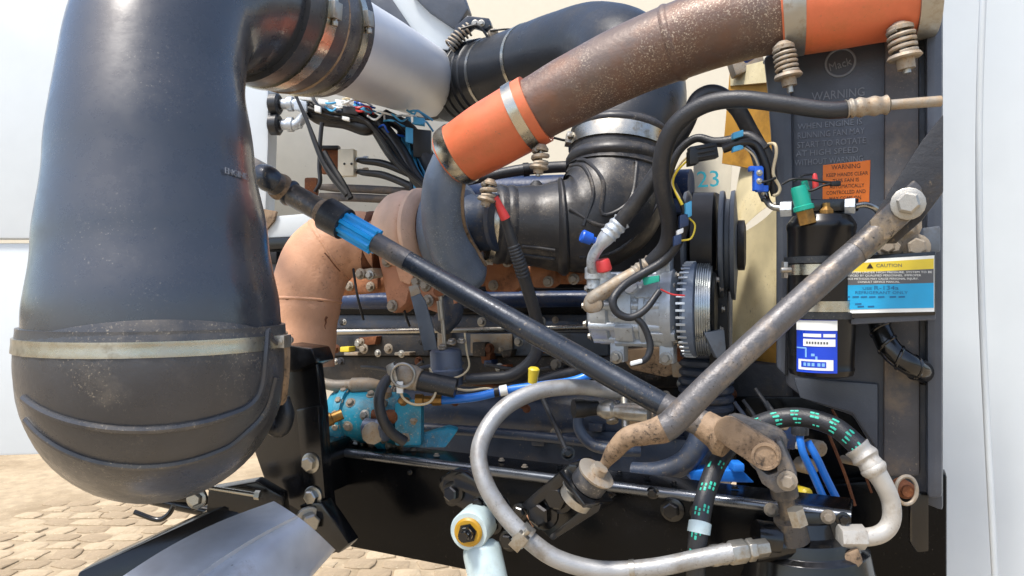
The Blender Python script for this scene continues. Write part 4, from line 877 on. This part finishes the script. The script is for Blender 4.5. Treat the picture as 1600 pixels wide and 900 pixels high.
ringbump(q, 2.2, .012, r5, 'zinc_pale', .003, 'bead'); b = B(); b.lathe(P(1334, 839, .92), (-1, 0, 0), [(-.012, .015), (.018, .015)], 6); b.done('hex_nut', 'zinc_pale', r5, .001)

r6, p6 = hose('spiral_wrapped_hose', 'black spiral wrapped hose curling below the caution plate', [(1370, 490, .99, 15), (1378, 520, .98, 16), (1395, 550, .97, 17), (1425, 572, .965, 17), (1446, 583, .99, 17), (1452, 588, 1.05, 16)], 'gloss_black')
pts = []
for i in range(121): t = 4.4 * i / 120; c_, nn, tt, T = p6.surf(t, i * 17, -.0006); pts.append((*c_, .0024))
tubepart('spiral_wrap', Path(pts, True), 'gloss_black', r6, 8, 1)

r7, p7 = hose('air_line', 'bright blue nylon air line running from brass fitting behind the grey hose', [(655, 626, 1.24, 7), (690, 625, 1.23, 7), (740, 621, 1.22, 7), (790, 610, 1.21, 7), (850, 602, 1.2, 7), (900, 594, 1.2, 7), (945, 574, 1.2, 7)], 'blue_line', n=14)
b = B(); b.lathe(P(690, 625, 1.228), (-1, 0, 0), [(0, .009), (.014, .0095), (.016, .007), (.028, .007), (.03, .010), (.042, .010)], 8); b.done('brass_fitting', 'brass', r7)
for x, y in ((776, 612), (798, 608)): b = B(); b.lathe(P(x, y, 1.212), (1, 0, .15), [(-.004, .0085), (.004, .0085)], 14); b.done('cable_tie', 'wire_black', r7)
b = B(); b.lathe(P(787, 610, 1.205), (1, 0, .2), [(-.006, .0085), (.006, .0085)], 12); b.done('tag', 'label_white', r7)
r8, p8 = hose('heater_hose', 'dark hose lying just above the blue air line', [(820, 603, 1.26, 8), (860, 590, 1.26, 9), (910, 578, 1.26, 9), (970, 560, 1.28, 9)], 'hose_black', n=14)
b = B(); b.lathe(P(832, 598, 1.18), Vector((.1, -.2, 1)), [(0, .007), (.022, .009), (.024, .007)], 10); o = b.done('yellow_plug', 'yellow', None); tag(o, 'small yellow plastic plug sticking up above blue air line', 'plug')
r9, p9 = hose('return_line', 'pair of blue nylon lines dropping into the dark behind the steering joint', [(1248, 672, 1.08, 6), (1254, 705, 1.07, 6), (1270, 740, 1.07, 6), (1292, 790, 1.07, 6)], 'blue_line', n=12)
tubepart('hose', [(1262, 690, 1.08, 6), (1276, 715, 1.07, 6), (1290, 745, 1.07, 6), (1310, 785, 1.07, 6)], 'blue_line', r9, 12)
b = B(); b.lathe(P(1250, 672, 1.08), UP, [(-.006, .012), (.006, .012), (.010, .009)], 16); b.done('gland', 'rubber', r9)
ex = root('cross_member', 'short bright blue painted cross member behind the green marked hose', 'cross member', P(1140, 760, 1.12))
b = B(); b.prism([P(1075, 735, 1.13), P(1160, 735, 1.1), P(1180, 755, 1.1), P(1080, 752, 1.13)], Vector((0, .04, 0))); b.prism([P(1146, 725, 1.09), P(1164, 725, 1.09), P(1164, 738, 1.09), P(1146, 738, 1.09)], Vector((0, .03, 0))); b.done('bar', 'blue_line', ex, .003)
dk = root('rod_stay', 'thin rusty stay rods beside the radiator foot', 'stay rod', P(1330, 780, 1.1))
for pts in ([(1288, 662, 1.12, 2.5), (1318, 735, 1.1, 2.5), (1336, 790, 1.1, 2.5)], [(1300, 640, 1.15, 2), (1335, 700, 1.13, 2), (1362, 770, 1.12, 2)]): wire(pts, 'rust', dk, 'rod')
for x, y, m_, r_ in ((1240, 692, 'label_white', .008), (1275, 700, 'zinc_dirty', .012), (1262, 728, 'zinc_dirty', .012), (1255, 770, 'yellow', .009), (1220, 665, 'zinc_dirty', .009), (1232, 680, 'cast_blue', .02), (1330, 720, 'zinc_dirty', .006)):
    b = B(); b.lathe(P(x, y, 1.13), (.2, -1, .1), [(-.02, r_), (.01, r_), (.014, r_ * .6)], 12); b.done('fitting', m_, dk)
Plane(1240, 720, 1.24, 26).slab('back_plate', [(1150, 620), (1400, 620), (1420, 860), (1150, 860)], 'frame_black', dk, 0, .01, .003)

# right hand chain eye
eye = root('hanger_bracket', 'small ringed steel boss on a black hanger by radiator foot', 'hanger', P(1400, 870, .95))
b = B(); b.lathe(P(1416, 766, .95), (-.1, -1, 0), [(-.02, .011), (0, .011), (.002, .008), (.006, .007)], 20); b.done('boss', 'rust', eye)
q = [(*(P(1416, 766, .94) + Vector((math.cos(t) * .013, 0, math.sin(t) * .017))), .0025) for t in [2 * math.pi * i / 20 for i in range(21)]]; tubepart('boss_ring', Path(q, True), 'zinc_dirty', eye, 8, 2)
b = B(); b.prism([P(1425, 770, .985), P(1452, 770, .985), P(1452, 862, .985), P(1435, 864, .985), P(1425, 850, .985)], Vector((0, .01, 0))); b.done('hanger_plate', 'gloss_black', eye, .003)

# ================================================================ TEAL PUMP
tpmp = root('steering_pump', 'teal painted pump with bolted cover and brass fittings above the rail', 'pump', P(590, 705, 1.27))
pu = Vector((.96, -.28, 0)); c1 = P(522, 648, 1.32)
b = B(); b.lathe(c1, pu, [(0, .03), (.004, .042), (.02, .046), (.024, .052), (.036, .052), (.038, .045), (.09, .044), (.094, .054), (.106, .054), (.110, .045), (.13, .042)], 32); b.done('body', 'cyan_paint', tpmp)
for j in range(14):
    q = 2 * math.pi * j / 14; d_ = UP * math.cos(q) + Vector((-.28, -.96, 0)) * math.sin(q)
    if d_.y > .5: continue
    bolt(c1 + pu * .030 + d_ * .050, d_, .0055, tpmp, 'zinc_dirty'); bolt(c1 + pu * .112 + d_ * .046, pu, .0055, tpmp, 'zinc_dirty')
    bolt(c1 + pu * (.05 + .03 * (j % 2)) + d_ * .0455, d_, .006, tpmp, 'zinc_dirty' if j % 3 else 'zinc')
b = B(); b.box(P(640, 660, 1.25), (.022, 0, 0), (0, .02, 0), (0, 0, .035)); b.done('flange', 'cyan_paint', tpmp, .006)
b = B(); b.prism([P(625, 690, 1.26), P(700, 668, 1.28), P(716, 672, 1.28), P(696, 700, 1.26), P(630, 700, 1.26)], Vector((0, .03, 0))); b.done('foot', 'cyan_paint', tpmp, .004)
for x, y, ax_, r_, L_, m_ in ((535, 647, (-1, -.3, -.4), .009, .03, 'brass'), (582, 648, (1, -.2, -.05), .009, .045, 'rust'), (572, 668, (.9, -.4, 0), .016, .045, 'canister'), (582, 672, (.2, -1, 0), .014, .035, 'zinc_dirty'), (634, 662, (0, -.4, -1), .009, .03, 'zinc_dirty'), (632, 640, (0, -.5, 1), .008, .02, 'brass'), (600, 620, (.3, -.4, 1), .008, .016, 'zinc_dirty'), (648, 676, (0, -.4, 1), .007, .03, 'zinc_dirty')):
    b = B(); a_ = Vector(ax_).normalized(); b.lathe(P(x, y, 1.245), a_, [(0, r_), (L_ * .55, r_), (L_ * .6, r_ * 1.25), (L_ * .9, r_ * 1.25), (L_, r_ * .8)], 10); b.done('fitting', m_, tpmp)
tubepart('suction_pipe', [(497, 596, 1.3, 8), (520, 602, 1.3, 9), (545, 602, 1.3, 9), (552, 602, 1.3, 12), (575, 602, 1.3, 12), (598, 604, 1.3, 9)], 'zinc_dirty', tpmp, 16)
tubepart('supply_hose', [(614, 586, 1.2, 8), (600, 600, 1.19, 8.5), (592, 625, 1.18, 8.5), (598, 655, 1.18, 8.5), (612, 676, 1.19, 8.5), (632, 690, 1.2, 8.5)], 'hose_black', tpmp, 16)
fl = root('fuel_solenoid', 'grey solenoid valve with tan loop wire above the teal pump', 'solenoid', P(640, 615, 1.22))
b = B(); b.lathe(P(628, 585, 1.21), (1, -.15, -.3), [(-.006, .014), (0, .019), (.02, .02), (.024, .018), (.03, .018)], 24); b.done('coil', 'zinc_dirty', fl)
b = B(); b.lathe(P(655, 594, 1.21), (1, -.1, -.2), [(0, .016), (.06, .016)], 20); b.done('plunger_housing', 'rubber', fl)
b = B(); b.box(P(614, 584, 1.2), (.006, 0, .003), (0, .01, 0), (-.004, 0, .016)); b.done('mount_tab', 'zinc', fl, .002)
q = [(*(P(630, 586, 1.19) + Vector((math.cos(t) * .018, -.004, math.sin(t) * .018))), .0025) for t in [2 * math.pi * i / 16 for i in range(17)]]; tubepart('coil_ring', Path(q, True), 'zinc', fl, 8, 2)
wire([(625, 605, 1.19, 3), (630, 622, 1.19, 2), (648, 632, 1.19, 2), (672, 628, 1.19, 2), (682, 608, 1.2, 2), (680, 592, 1.21, 2)], 'tan_wire', fl, 'loop_wire')
b = B(); b.box(P(625, 605, 1.19), (.005, 0, 0), (0, .004, 0), (0, 0, .009)); b.done('connector', 'label_white', fl, .001)
wire([(706, 606, 1.24, 2), (730, 610, 1.23, 2), (760, 607, 1.22, 2), (775, 611, 1.22, 2)], 'tan_wire', fl, 'loop_wire')

# ================================================================ WIRING
wr = root('firewall_wiring_loom', 'tangled black wiring loom with red and blue leads under the silver tube', 'wiring loom', P(580, 300, 1.85))
rnd = random.Random(3)
for i in range(26):
    o_ = rnd.uniform(-14, 12); z_ = rnd.uniform(-.05, .05)
    wire([(470 + rnd.uniform(-12, 18), 152 + rnd.uniform(-6, 10), 1.82 + z_, 3.5), (510 + o_, 178 + o_, 1.81 + z_, 4), (565 + o_, 188 + o_ * .8, 1.8 + z_, 4), (600 + o_ * 1.5, 215 + o_, 1.79 + z_, 4), (632 + o_ * 1.5, 262 + o_, 1.76 + z_, 4.5), (672 + o_, 298 + o_, 1.72 + z_, 4.5)], 'wire_black', wr)
tubepart('trunk', [(560, 172, 1.78, 9), (595, 196, 1.77, 10), (625, 235, 1.75, 11), (648, 275, 1.72, 10), (668, 300, 1.7, 9)], 'wire_black', wr, 14)
tubepart('trunk', [(600, 180, 1.8, 10), (640, 205, 1.78, 12), (668, 250, 1.76, 14), (690, 290, 1.72, 12)], 'cast_dark', wr, 14)
tubepart('conduit', [(478, 165, 1.8, 12), (500, 182, 1.79, 13), (540, 190, 1.78, 12), (570, 200, 1.77, 12), (590, 196, 1.77, 10)], 'wire_black', wr, 14)
for i in range(22):
    m_ = rnd.choice(['red_cap', 'red_cap', 'label_white', 'blue_cap', 'loom_blue', 'tan_wire']) if i < 12 else rnd.choice(['loom_blue', 'loom_blue', 'blue_cap', 'label_white', 'wire_black'])
    x0, y0 = (490 + rnd.uniform(0, 65), 158 + rnd.uniform(-5, 16)) if i < 12 else (570 + rnd.uniform(0, 80), 178 + rnd.uniform(-6, 22))
    wire([(x0, y0, 1.76, 1.7), (x0 + rnd.uniform(5, 14), y0 + rnd.uniform(-6, 8), 1.74, 1.7), (x0 + rnd.uniform(16, 28), y0 + rnd.uniform(-4, 12), 1.75, 1.7), (x0 + rnd.uniform(26, 44), y0 + rnd.uniform(2, 22), 1.77, 1.7)], m_, wr, 'lead', 6)
for x, y, w_, h_, m_ in ((477, 152, 10, 5, 'label_white'), (506, 160, 8, 4, 'label_white'), (534, 162, 10, 5, 'label_white'), (541, 186, 6, 3, 'label_white'), (497, 171, 5, 5, 'label_white'), (548, 173, 12, 6, 'cast_dark'), (655, 190, 9, 6, 'loom_blue'), (640, 212, 6, 12, 'loom_blue'), (470, 166, 10, 8, 'alloy'), (660, 225, 14, 22, 'wire_black')):
    b = B(); b.box(P(x, y, 1.75), (px(w_, 1.75), 0, -.002), (0, .006, 0), (0, 0, px(h_, 1.75))); b.done('connector', m_, wr, .002)
cbl = root('battery_cables', 'pair of thin black cables hanging down the white fire wall', 'cable', P(545, 305, 1.8))
wire([(458, 140, 1.72, 2.2), (478, 185, 1.71, 3.2), (492, 222, 1.7, 4.2), (504, 252, 1.69, 4.2), (522, 280, 1.68, 5), (542, 305, 1.67, 5)], 'wire_black', cbl, 'cable')
wire([(503, 192, 1.75, 3.5), (500, 225, 1.74, 3.5), (499, 262, 1.73, 3.5), (500, 285, 1.72, 3.5), (492, 300, 1.72, 3)], 'wire_black', cbl, 'cable')
wire([(506, 238, 1.70, 5), (520, 262, 1.69, 5), (534, 285, 1.68, 5.5), (548, 310, 1.67, 5)], 'wire_black', cbl, 'cable')
rl_ = root('relay_block', 'cream relay block beside a rusty opening on the fire wall', 'relay', P(543, 280, 1.85))
b = B(); b.box(P(543, 255, 1.83), (px(13, 1.83), -.004, 0), (.002, .012, 0), (0, 0, px(21, 1.83))); b.done('block', 'paper', rl_, .003)
for x in (538, 549): bolt(P(x, 256, 1.812), (0, -1, 0), .002, rl_, 'wire_black')
b = B(); b.box(P(517, 250, 1.86), (px(14, 1.86), 0, 0), (0, .01, 0), (0, 0, px(22, 1.86))); b.done('rust_box', 'rust', rl_, .003)
b = B(); b.box(P(517, 231, 1.845), (px(13, 1.86), 0, 0), (0, .01, 0), (0, 0, px(3, 1.86))); b.done('seal', 'wire_black', rl_, .003)
for y, m_ in ((250, 'wire_black'), (268, 'hose_black')):
    tubepart('lead', [(556, y, 1.83, 3), (570, y + 2, 1.82, 5), (600, y + 6, 1.81, 6), (640, y + 22, 1.78, 6), (668, y + 36, 1.74, 5)], m_, rl_, 12)
    b = B(); b.lathe(P(556, y, 1.83), (1, -.1, 0), [(0, .006), (.016, .007), (.02, .009), (.03, .009)], 10); b.done('terminal', 'zinc_dirty' if y > 260 else 'alloy', rl_)
pv = root('heater_pipes', 'two dusty lilac heater pipes entering the fire wall by a rusty gland', 'pipes', P(560, 315, 1.85))
for y in (292, 306): tubepart('pipe', [(500, y, 1.86, 5), (530, y + 2, 1.85, 6.5), (580, y + 4, 1.83, 6.5), (640, y + 8, 1.8, 6.5), (700, y + 14, 1.75, 6)], 'shroud_dusty', pv, 12)
b = B(); b.box(P(487, 292, 1.86), (px(10, 1.86), 0, 0), (0, .012, 0), (0, 0, px(14, 1.86))); b.done('gland', 'rust', pv, .006)
hh_ = root('coolant_hose', 'black coolant hose lying level above the blue valve cover', 'hose', P(800, 290, 1.55))
tubepart('hose', [(690, 292, 1.6, 7), (760, 276, 1.58, 8), (820, 265, 1.56, 9), (900, 260, 1.54, 9), (960, 262, 1.52, 9)], 'hose_black', hh_, 14)
b = B(); b.lathe(P(822, 265, 1.555), (1, 0, .1), [(-.006, .014), (.006, .014)], 16); b.done('clip', 'wire_black', hh_)
wire([(860, 214, 1.55, 2), (890, 220, 1.55, 2), (920, 214, 1.55, 2)], 'wire_black', hh_, 'thin_wire')
b = B(); b.lathe(P(838, 300, 1.5), UP, [(-.01, .02), (0, .018), (.016, .012), (.022, .006)], 20); b.done('filler_neck', 'cast_dark', hh_)

hn = root('compressor_harness', 'compressor wiring harness with black connector, blue clip and taped wires', 'wiring harness', P(1150, 330, 1.02))
tubepart('taped_loom', [(1032, 320, 1.08, 5), (1046, 270, 1.06, 6), (1062, 235, 1.05, 6), (1088, 216, 1.04, 6.5), (1116, 222, 1.03, 7.5), (1145, 220, 1.02, 9), (1168, 213, 1.01, 8.5), (1190, 228, 1.0, 9), (1202, 252, 1.0, 9), (1206, 280, 1.0, 9), (1212, 305, 1.0, 7)], 'hose_black', hn, 16)
tubepart('taped_loom', [(1130, 233, 1.01, 7), (1156, 224, 1.0, 7), (1180, 226, .995, 6), (1194, 250, .99, 6), (1200, 280, .99, 6), (1196, 300, .99, 5)], 'wire_black', hn, 14)
tubepart('taped_loom', [(1150, 222, 1.03, 6), (1174, 232, 1.02, 7), (1186, 260, 1.01, 8), (1190, 290, 1.01, 9), (1196, 312, 1.0, 7)], 'shroud', hn, 14)
b = B(); cx = P(1098, 239, 1.02); uu = Vector((.985, 0, .17)); b.box(cx, uu * .018, Vector((0, .009, 0)), Vector((-.17, 0, .985)) * .010)
for j in (-1, 0, 1): b.box(cx + Vector((-.17, -.010 / 1, .985)) * 0 + Vector((0, -.0095, j * .006)) + uu * .002, uu * .013, Vector((0, .002, 0)), UP * .0016)
b.box(cx - uu * .014 + UP * -.004, uu * .006, Vector((0, .011, 0)), UP * .010); b.done('connector', 'wire_black', hn, .0012)
for y, h_ in ((211, 5), (232, 4)): b = B(); b.box(P(1152, y, 1.0), (px(8, 1), 0, .002), (0, .005, 0), (0, 0, px(h_, 1))); b.done('blue_tab', 'loom_blue', hn, .001)
b = B(); b.box(P(1184, 280, .985), (px(7, 1), 0, 0), (0, .006, 0), (0, 0, px(18, 1))); b.box(P(1180, 264, .985), (px(10, 1), 0, 0), (0, .005, 0), (0, 0, px(4, 1))); b.box(P(1190, 295, .985), (px(9, 1), 0, 0), (0, .005, 0), (0, 0, px(5, 1))); b.done('blue_clip', 'blue_cap', hn, .0015)
for y in (270, 283): bolt(P(1187, y, .978), (0, -1, 0), .0028, hn, 'zinc')
wire([(1178, 282, .982, 2.2), (1195, 284, .978, 2.2), (1212, 278, .98, 2.2)], 'wire_black', hn, 'cable_tie')
wire([(1172, 238, 1.0, 2), (1188, 236, .995, 2), (1202, 226, .99, 2)], 'wire_black', hn, 'cable_tie')
wire([(1196, 226, 1.0, 2.4), (1210, 225, .99, 2.6), (1213, 240, .985, 2.6), (1208, 270, .985, 2.6), (1218, 292, .985, 2.6), (1216, 302, .985, 2.6), (1208, 306, .985, 2.4)], 'tan_wire', hn, 'white_wire')
for o_ in (0, 5): wire([(1160, 224 + o_, 1.0, 1.6), (1176, 236 + o_, .99, 1.6), (1184, 252 + o_, .99, 1.6), (1188, 268, .99, 1.6)], 'tan_wire' if o_ else 'grey_plate', hn, 'thin_wire')
wire([(1080, 240, 1.03, 1.6), (1062, 258, 1.05, 1.6), (1050, 285, 1.06, 1.6), (1062, 310, 1.06, 1.6)], 'tan_wire', hn, 'thin_wire'); wire([(1080, 245, 1.03, 1.6), (1058, 268, 1.05, 1.6), (1052, 290, 1.06, 1.6), (1066, 320, 1.06, 2.5)], 'yellow', hn, 'thin_wire')
tubepart('lower_loom', [(1052, 288, 1.07, 5), (1068, 325, 1.07, 5), (1070, 352, 1.08, 7), (1056, 385, 1.09, 7.5), (1034, 410, 1.10, 7.5), (1000, 430, 1.10, 7), (975, 446, 1.09, 6.5), (958, 468, 1.08, 6.5), (964, 488, 1.08, 6.5), (985, 496, 1.08, 6), (1008, 484, 1.08, 5.5), (1030, 455, 1.09, 5)], 'hose_black', hn, 14)
tubepart('lower_loom', [(990, 493, 1.08, 5), (1006, 510, 1.08, 5.5), (1016, 540, 1.08, 5.5), (1008, 562, 1.08, 5), (985, 570, 1.09, 3)], 'hose_black', hn, 14)
for x, y, m_, w_, h_ in ((1075, 328, 'loom_blue', 5, 12), (1068, 345, 'cast_blue', 7, 10), (1062, 362, 'label_white', 5, 4), (1058, 375, 'cast_blue', 6, 8), (994, 566, 'label_white', 9, 3)):
    b = B(); b.box(P(x, y, 1.06), (px(w_, 1.06), 0, .002), (0, .005, 0), (0, 0, px(h_, 1.06))); b.done('connector', m_, hn, .0015)
wire([(1076, 340, 1.06, 1.5), (1086, 352, 1.06, 1.5), (1080, 372, 1.06, 1.5), (1064, 376, 1.06, 1.5)], 'yellow', hn, 'thin_wire'); wire([(1032, 452, 1.09, 1.4), (1050, 460, 1.09, 1.4), (1070, 462, 1.09, 1.4)], 'red_cap', hn, 'thin_wire')

sw = root('pressure_switch_leads', 'black switch leads with red and teal caps in front of warning sticker', 'wiring', P(1270, 320, .95))
wire([(1222, 288, .955, 2), (1238, 280, .95, 2), (1262, 280, .948, 2), (1285, 284, .945, 2.2), (1306, 287, .945, 3)], 'wire_black', sw, 'lead'); wire([(1252, 300, .95, 2), (1270, 297, .948, 2), (1286, 290, .945, 2), (1304, 287, .944, 2.4)], 'wire_black', sw, 'lead')
wire([(1240, 284, .955, 1.6), (1255, 274, .955, 1.6), (1275, 272, .955, 1.6)], 'wire_black', sw, 'lead')
b = B(); b.box(P(1305, 287, .943), (.006, 0, 0), (0, .003, 0), (0, 0, .003)); b.done('terminal', 'wire_black', sw, .001)
b = B(); b.lathe(P(1275, 296, .955), Vector((-.1, 0, 1)), [(0, .0035), (.002, .004), (.018, .003), (.02, .002)], 14); b.done('red_cap', 'red_cap', sw)
b = B(); b.lathe(P(1261, 310, .955), Vector((-.15, 0, 1)), [(0, .004), (.01, .0055), (.022, .004)], 14); b.done('teal_cap', 'teal_cap', sw)

# ================================================================ small engine clutter
rnd = random.Random(11)
for x, y, r_, m_ in [(rnd.uniform(520, 930), rnd.choice([500, 503, 534, 545, 565, 578, 590]), rnd.uniform(.004, .008), rnd.choice(['zinc_dirty', 'rust', 'zinc', 'cast_dark'])) for _ in range(26)]:
    bolt(ep.at(x, y, .032), ep.n, r_, eng, m_)
for i in range(9):
    x = rnd.uniform(520, 900); y = rnd.uniform(525, 585); w_ = rnd.uniform(10, 30); h_ = rnd.uniform(8, 20)
    ep.slab('lug', [(x, y), (x + w_, y - 2), (x + w_ - 3, y + h_), (x + 4, y + h_ + 2)], rnd.choice(['greasy', 'cast_dark', 'cast_navy', 'rust']), eng, .03, .03, .003)
for i in range(7):
    y = rnd.uniform(556, 598); x = rnd.uniform(500, 760); L_ = rnd.uniform(90, 220); d0 = 1.5 - (x - 500) * .0004
    wire([(x, y, d0, rnd.uniform(2, 4.5)), (x + L_ * .3, y + rnd.uniform(-6, 10), d0 - .03, 3), (x + L_ * .7, y + rnd.uniform(-8, 12), d0 - .07, 3), (x + L_, y + rnd.uniform(-10, 10), d0 - .1, 3)], rnd.choice(['wire_black', 'hose_black', 'cast_navy', 'tan_wire', 'rust']), eng, 'small_line')
for x0, y0, x1, y1 in ((552, 420, 568, 500), (630, 470, 640, 510)): wire([(x0, y0, 1.38, 2), ((x0 + x1) / 2 - 2, (y0 + y1) / 2, 1.37, 2), (x1, y1, 1.38, 2)], 'wire_black', eng, 'small_line')
for x, y, r_, m_ in [(rnd.uniform(1090, 1230), rnd.uniform(595, 740), rnd.uniform(.004, .009), rnd.choice(['zinc_dirty', 'rust', 'cast_navy', 'gloss_black'])) for _ in range(16)]:
    bolt(ep2.at(x, y, -.04), ep2.n, r_, eng, m_)
for i in range(5):
    x = rnd.uniform(1130, 1200); y = rnd.uniform(600, 640)
    wire([(x, y, 1.2, 3), (x + 20, y + 30, 1.18, 3.5), (x + 34, y + 70, 1.18, 3.5), (x + rnd.uniform(10, 60), y + 120, 1.18, 3)], rnd.choice(['wire_black', 'hose_black', 'cast_navy']), eng, 'small_line')
for x, y in ((672, 720), (760, 735), (840, 690), (930, 668), (1000, 668)):
    op.slab('lug', [(x - 12, y - 8), (x + 12, y - 6), (x + 10, y + 8), (x - 10, y + 7)], 'cast_navy', eng, .012, .02, .004)
for x, y in [(rnd.uniform(655, 1080), rnd.uniform(615, 645)) for _ in range(8)]: bolt(P(x, y, 1.34 - (x - 650) * .0003), OUT, .005, eng, rnd.choice(['zinc_dirty', 'cast_navy', 'rust']))
for i in range(10):
    x = rnd.uniform(615, 668); y = rnd.uniform(182, 215)
    wire([(x, y, 1.8, 4), (x + rnd.uniform(-6, 14), y + 30, 1.78, 5), (x + rnd.uniform(4, 24), y + 62, 1.76, 5), (x + rnd.uniform(14, 34), y + 100, 1.74, 4)], rnd.choice(['wire_black', 'wire_black', 'cast_dark', 'loom_blue']), wr)
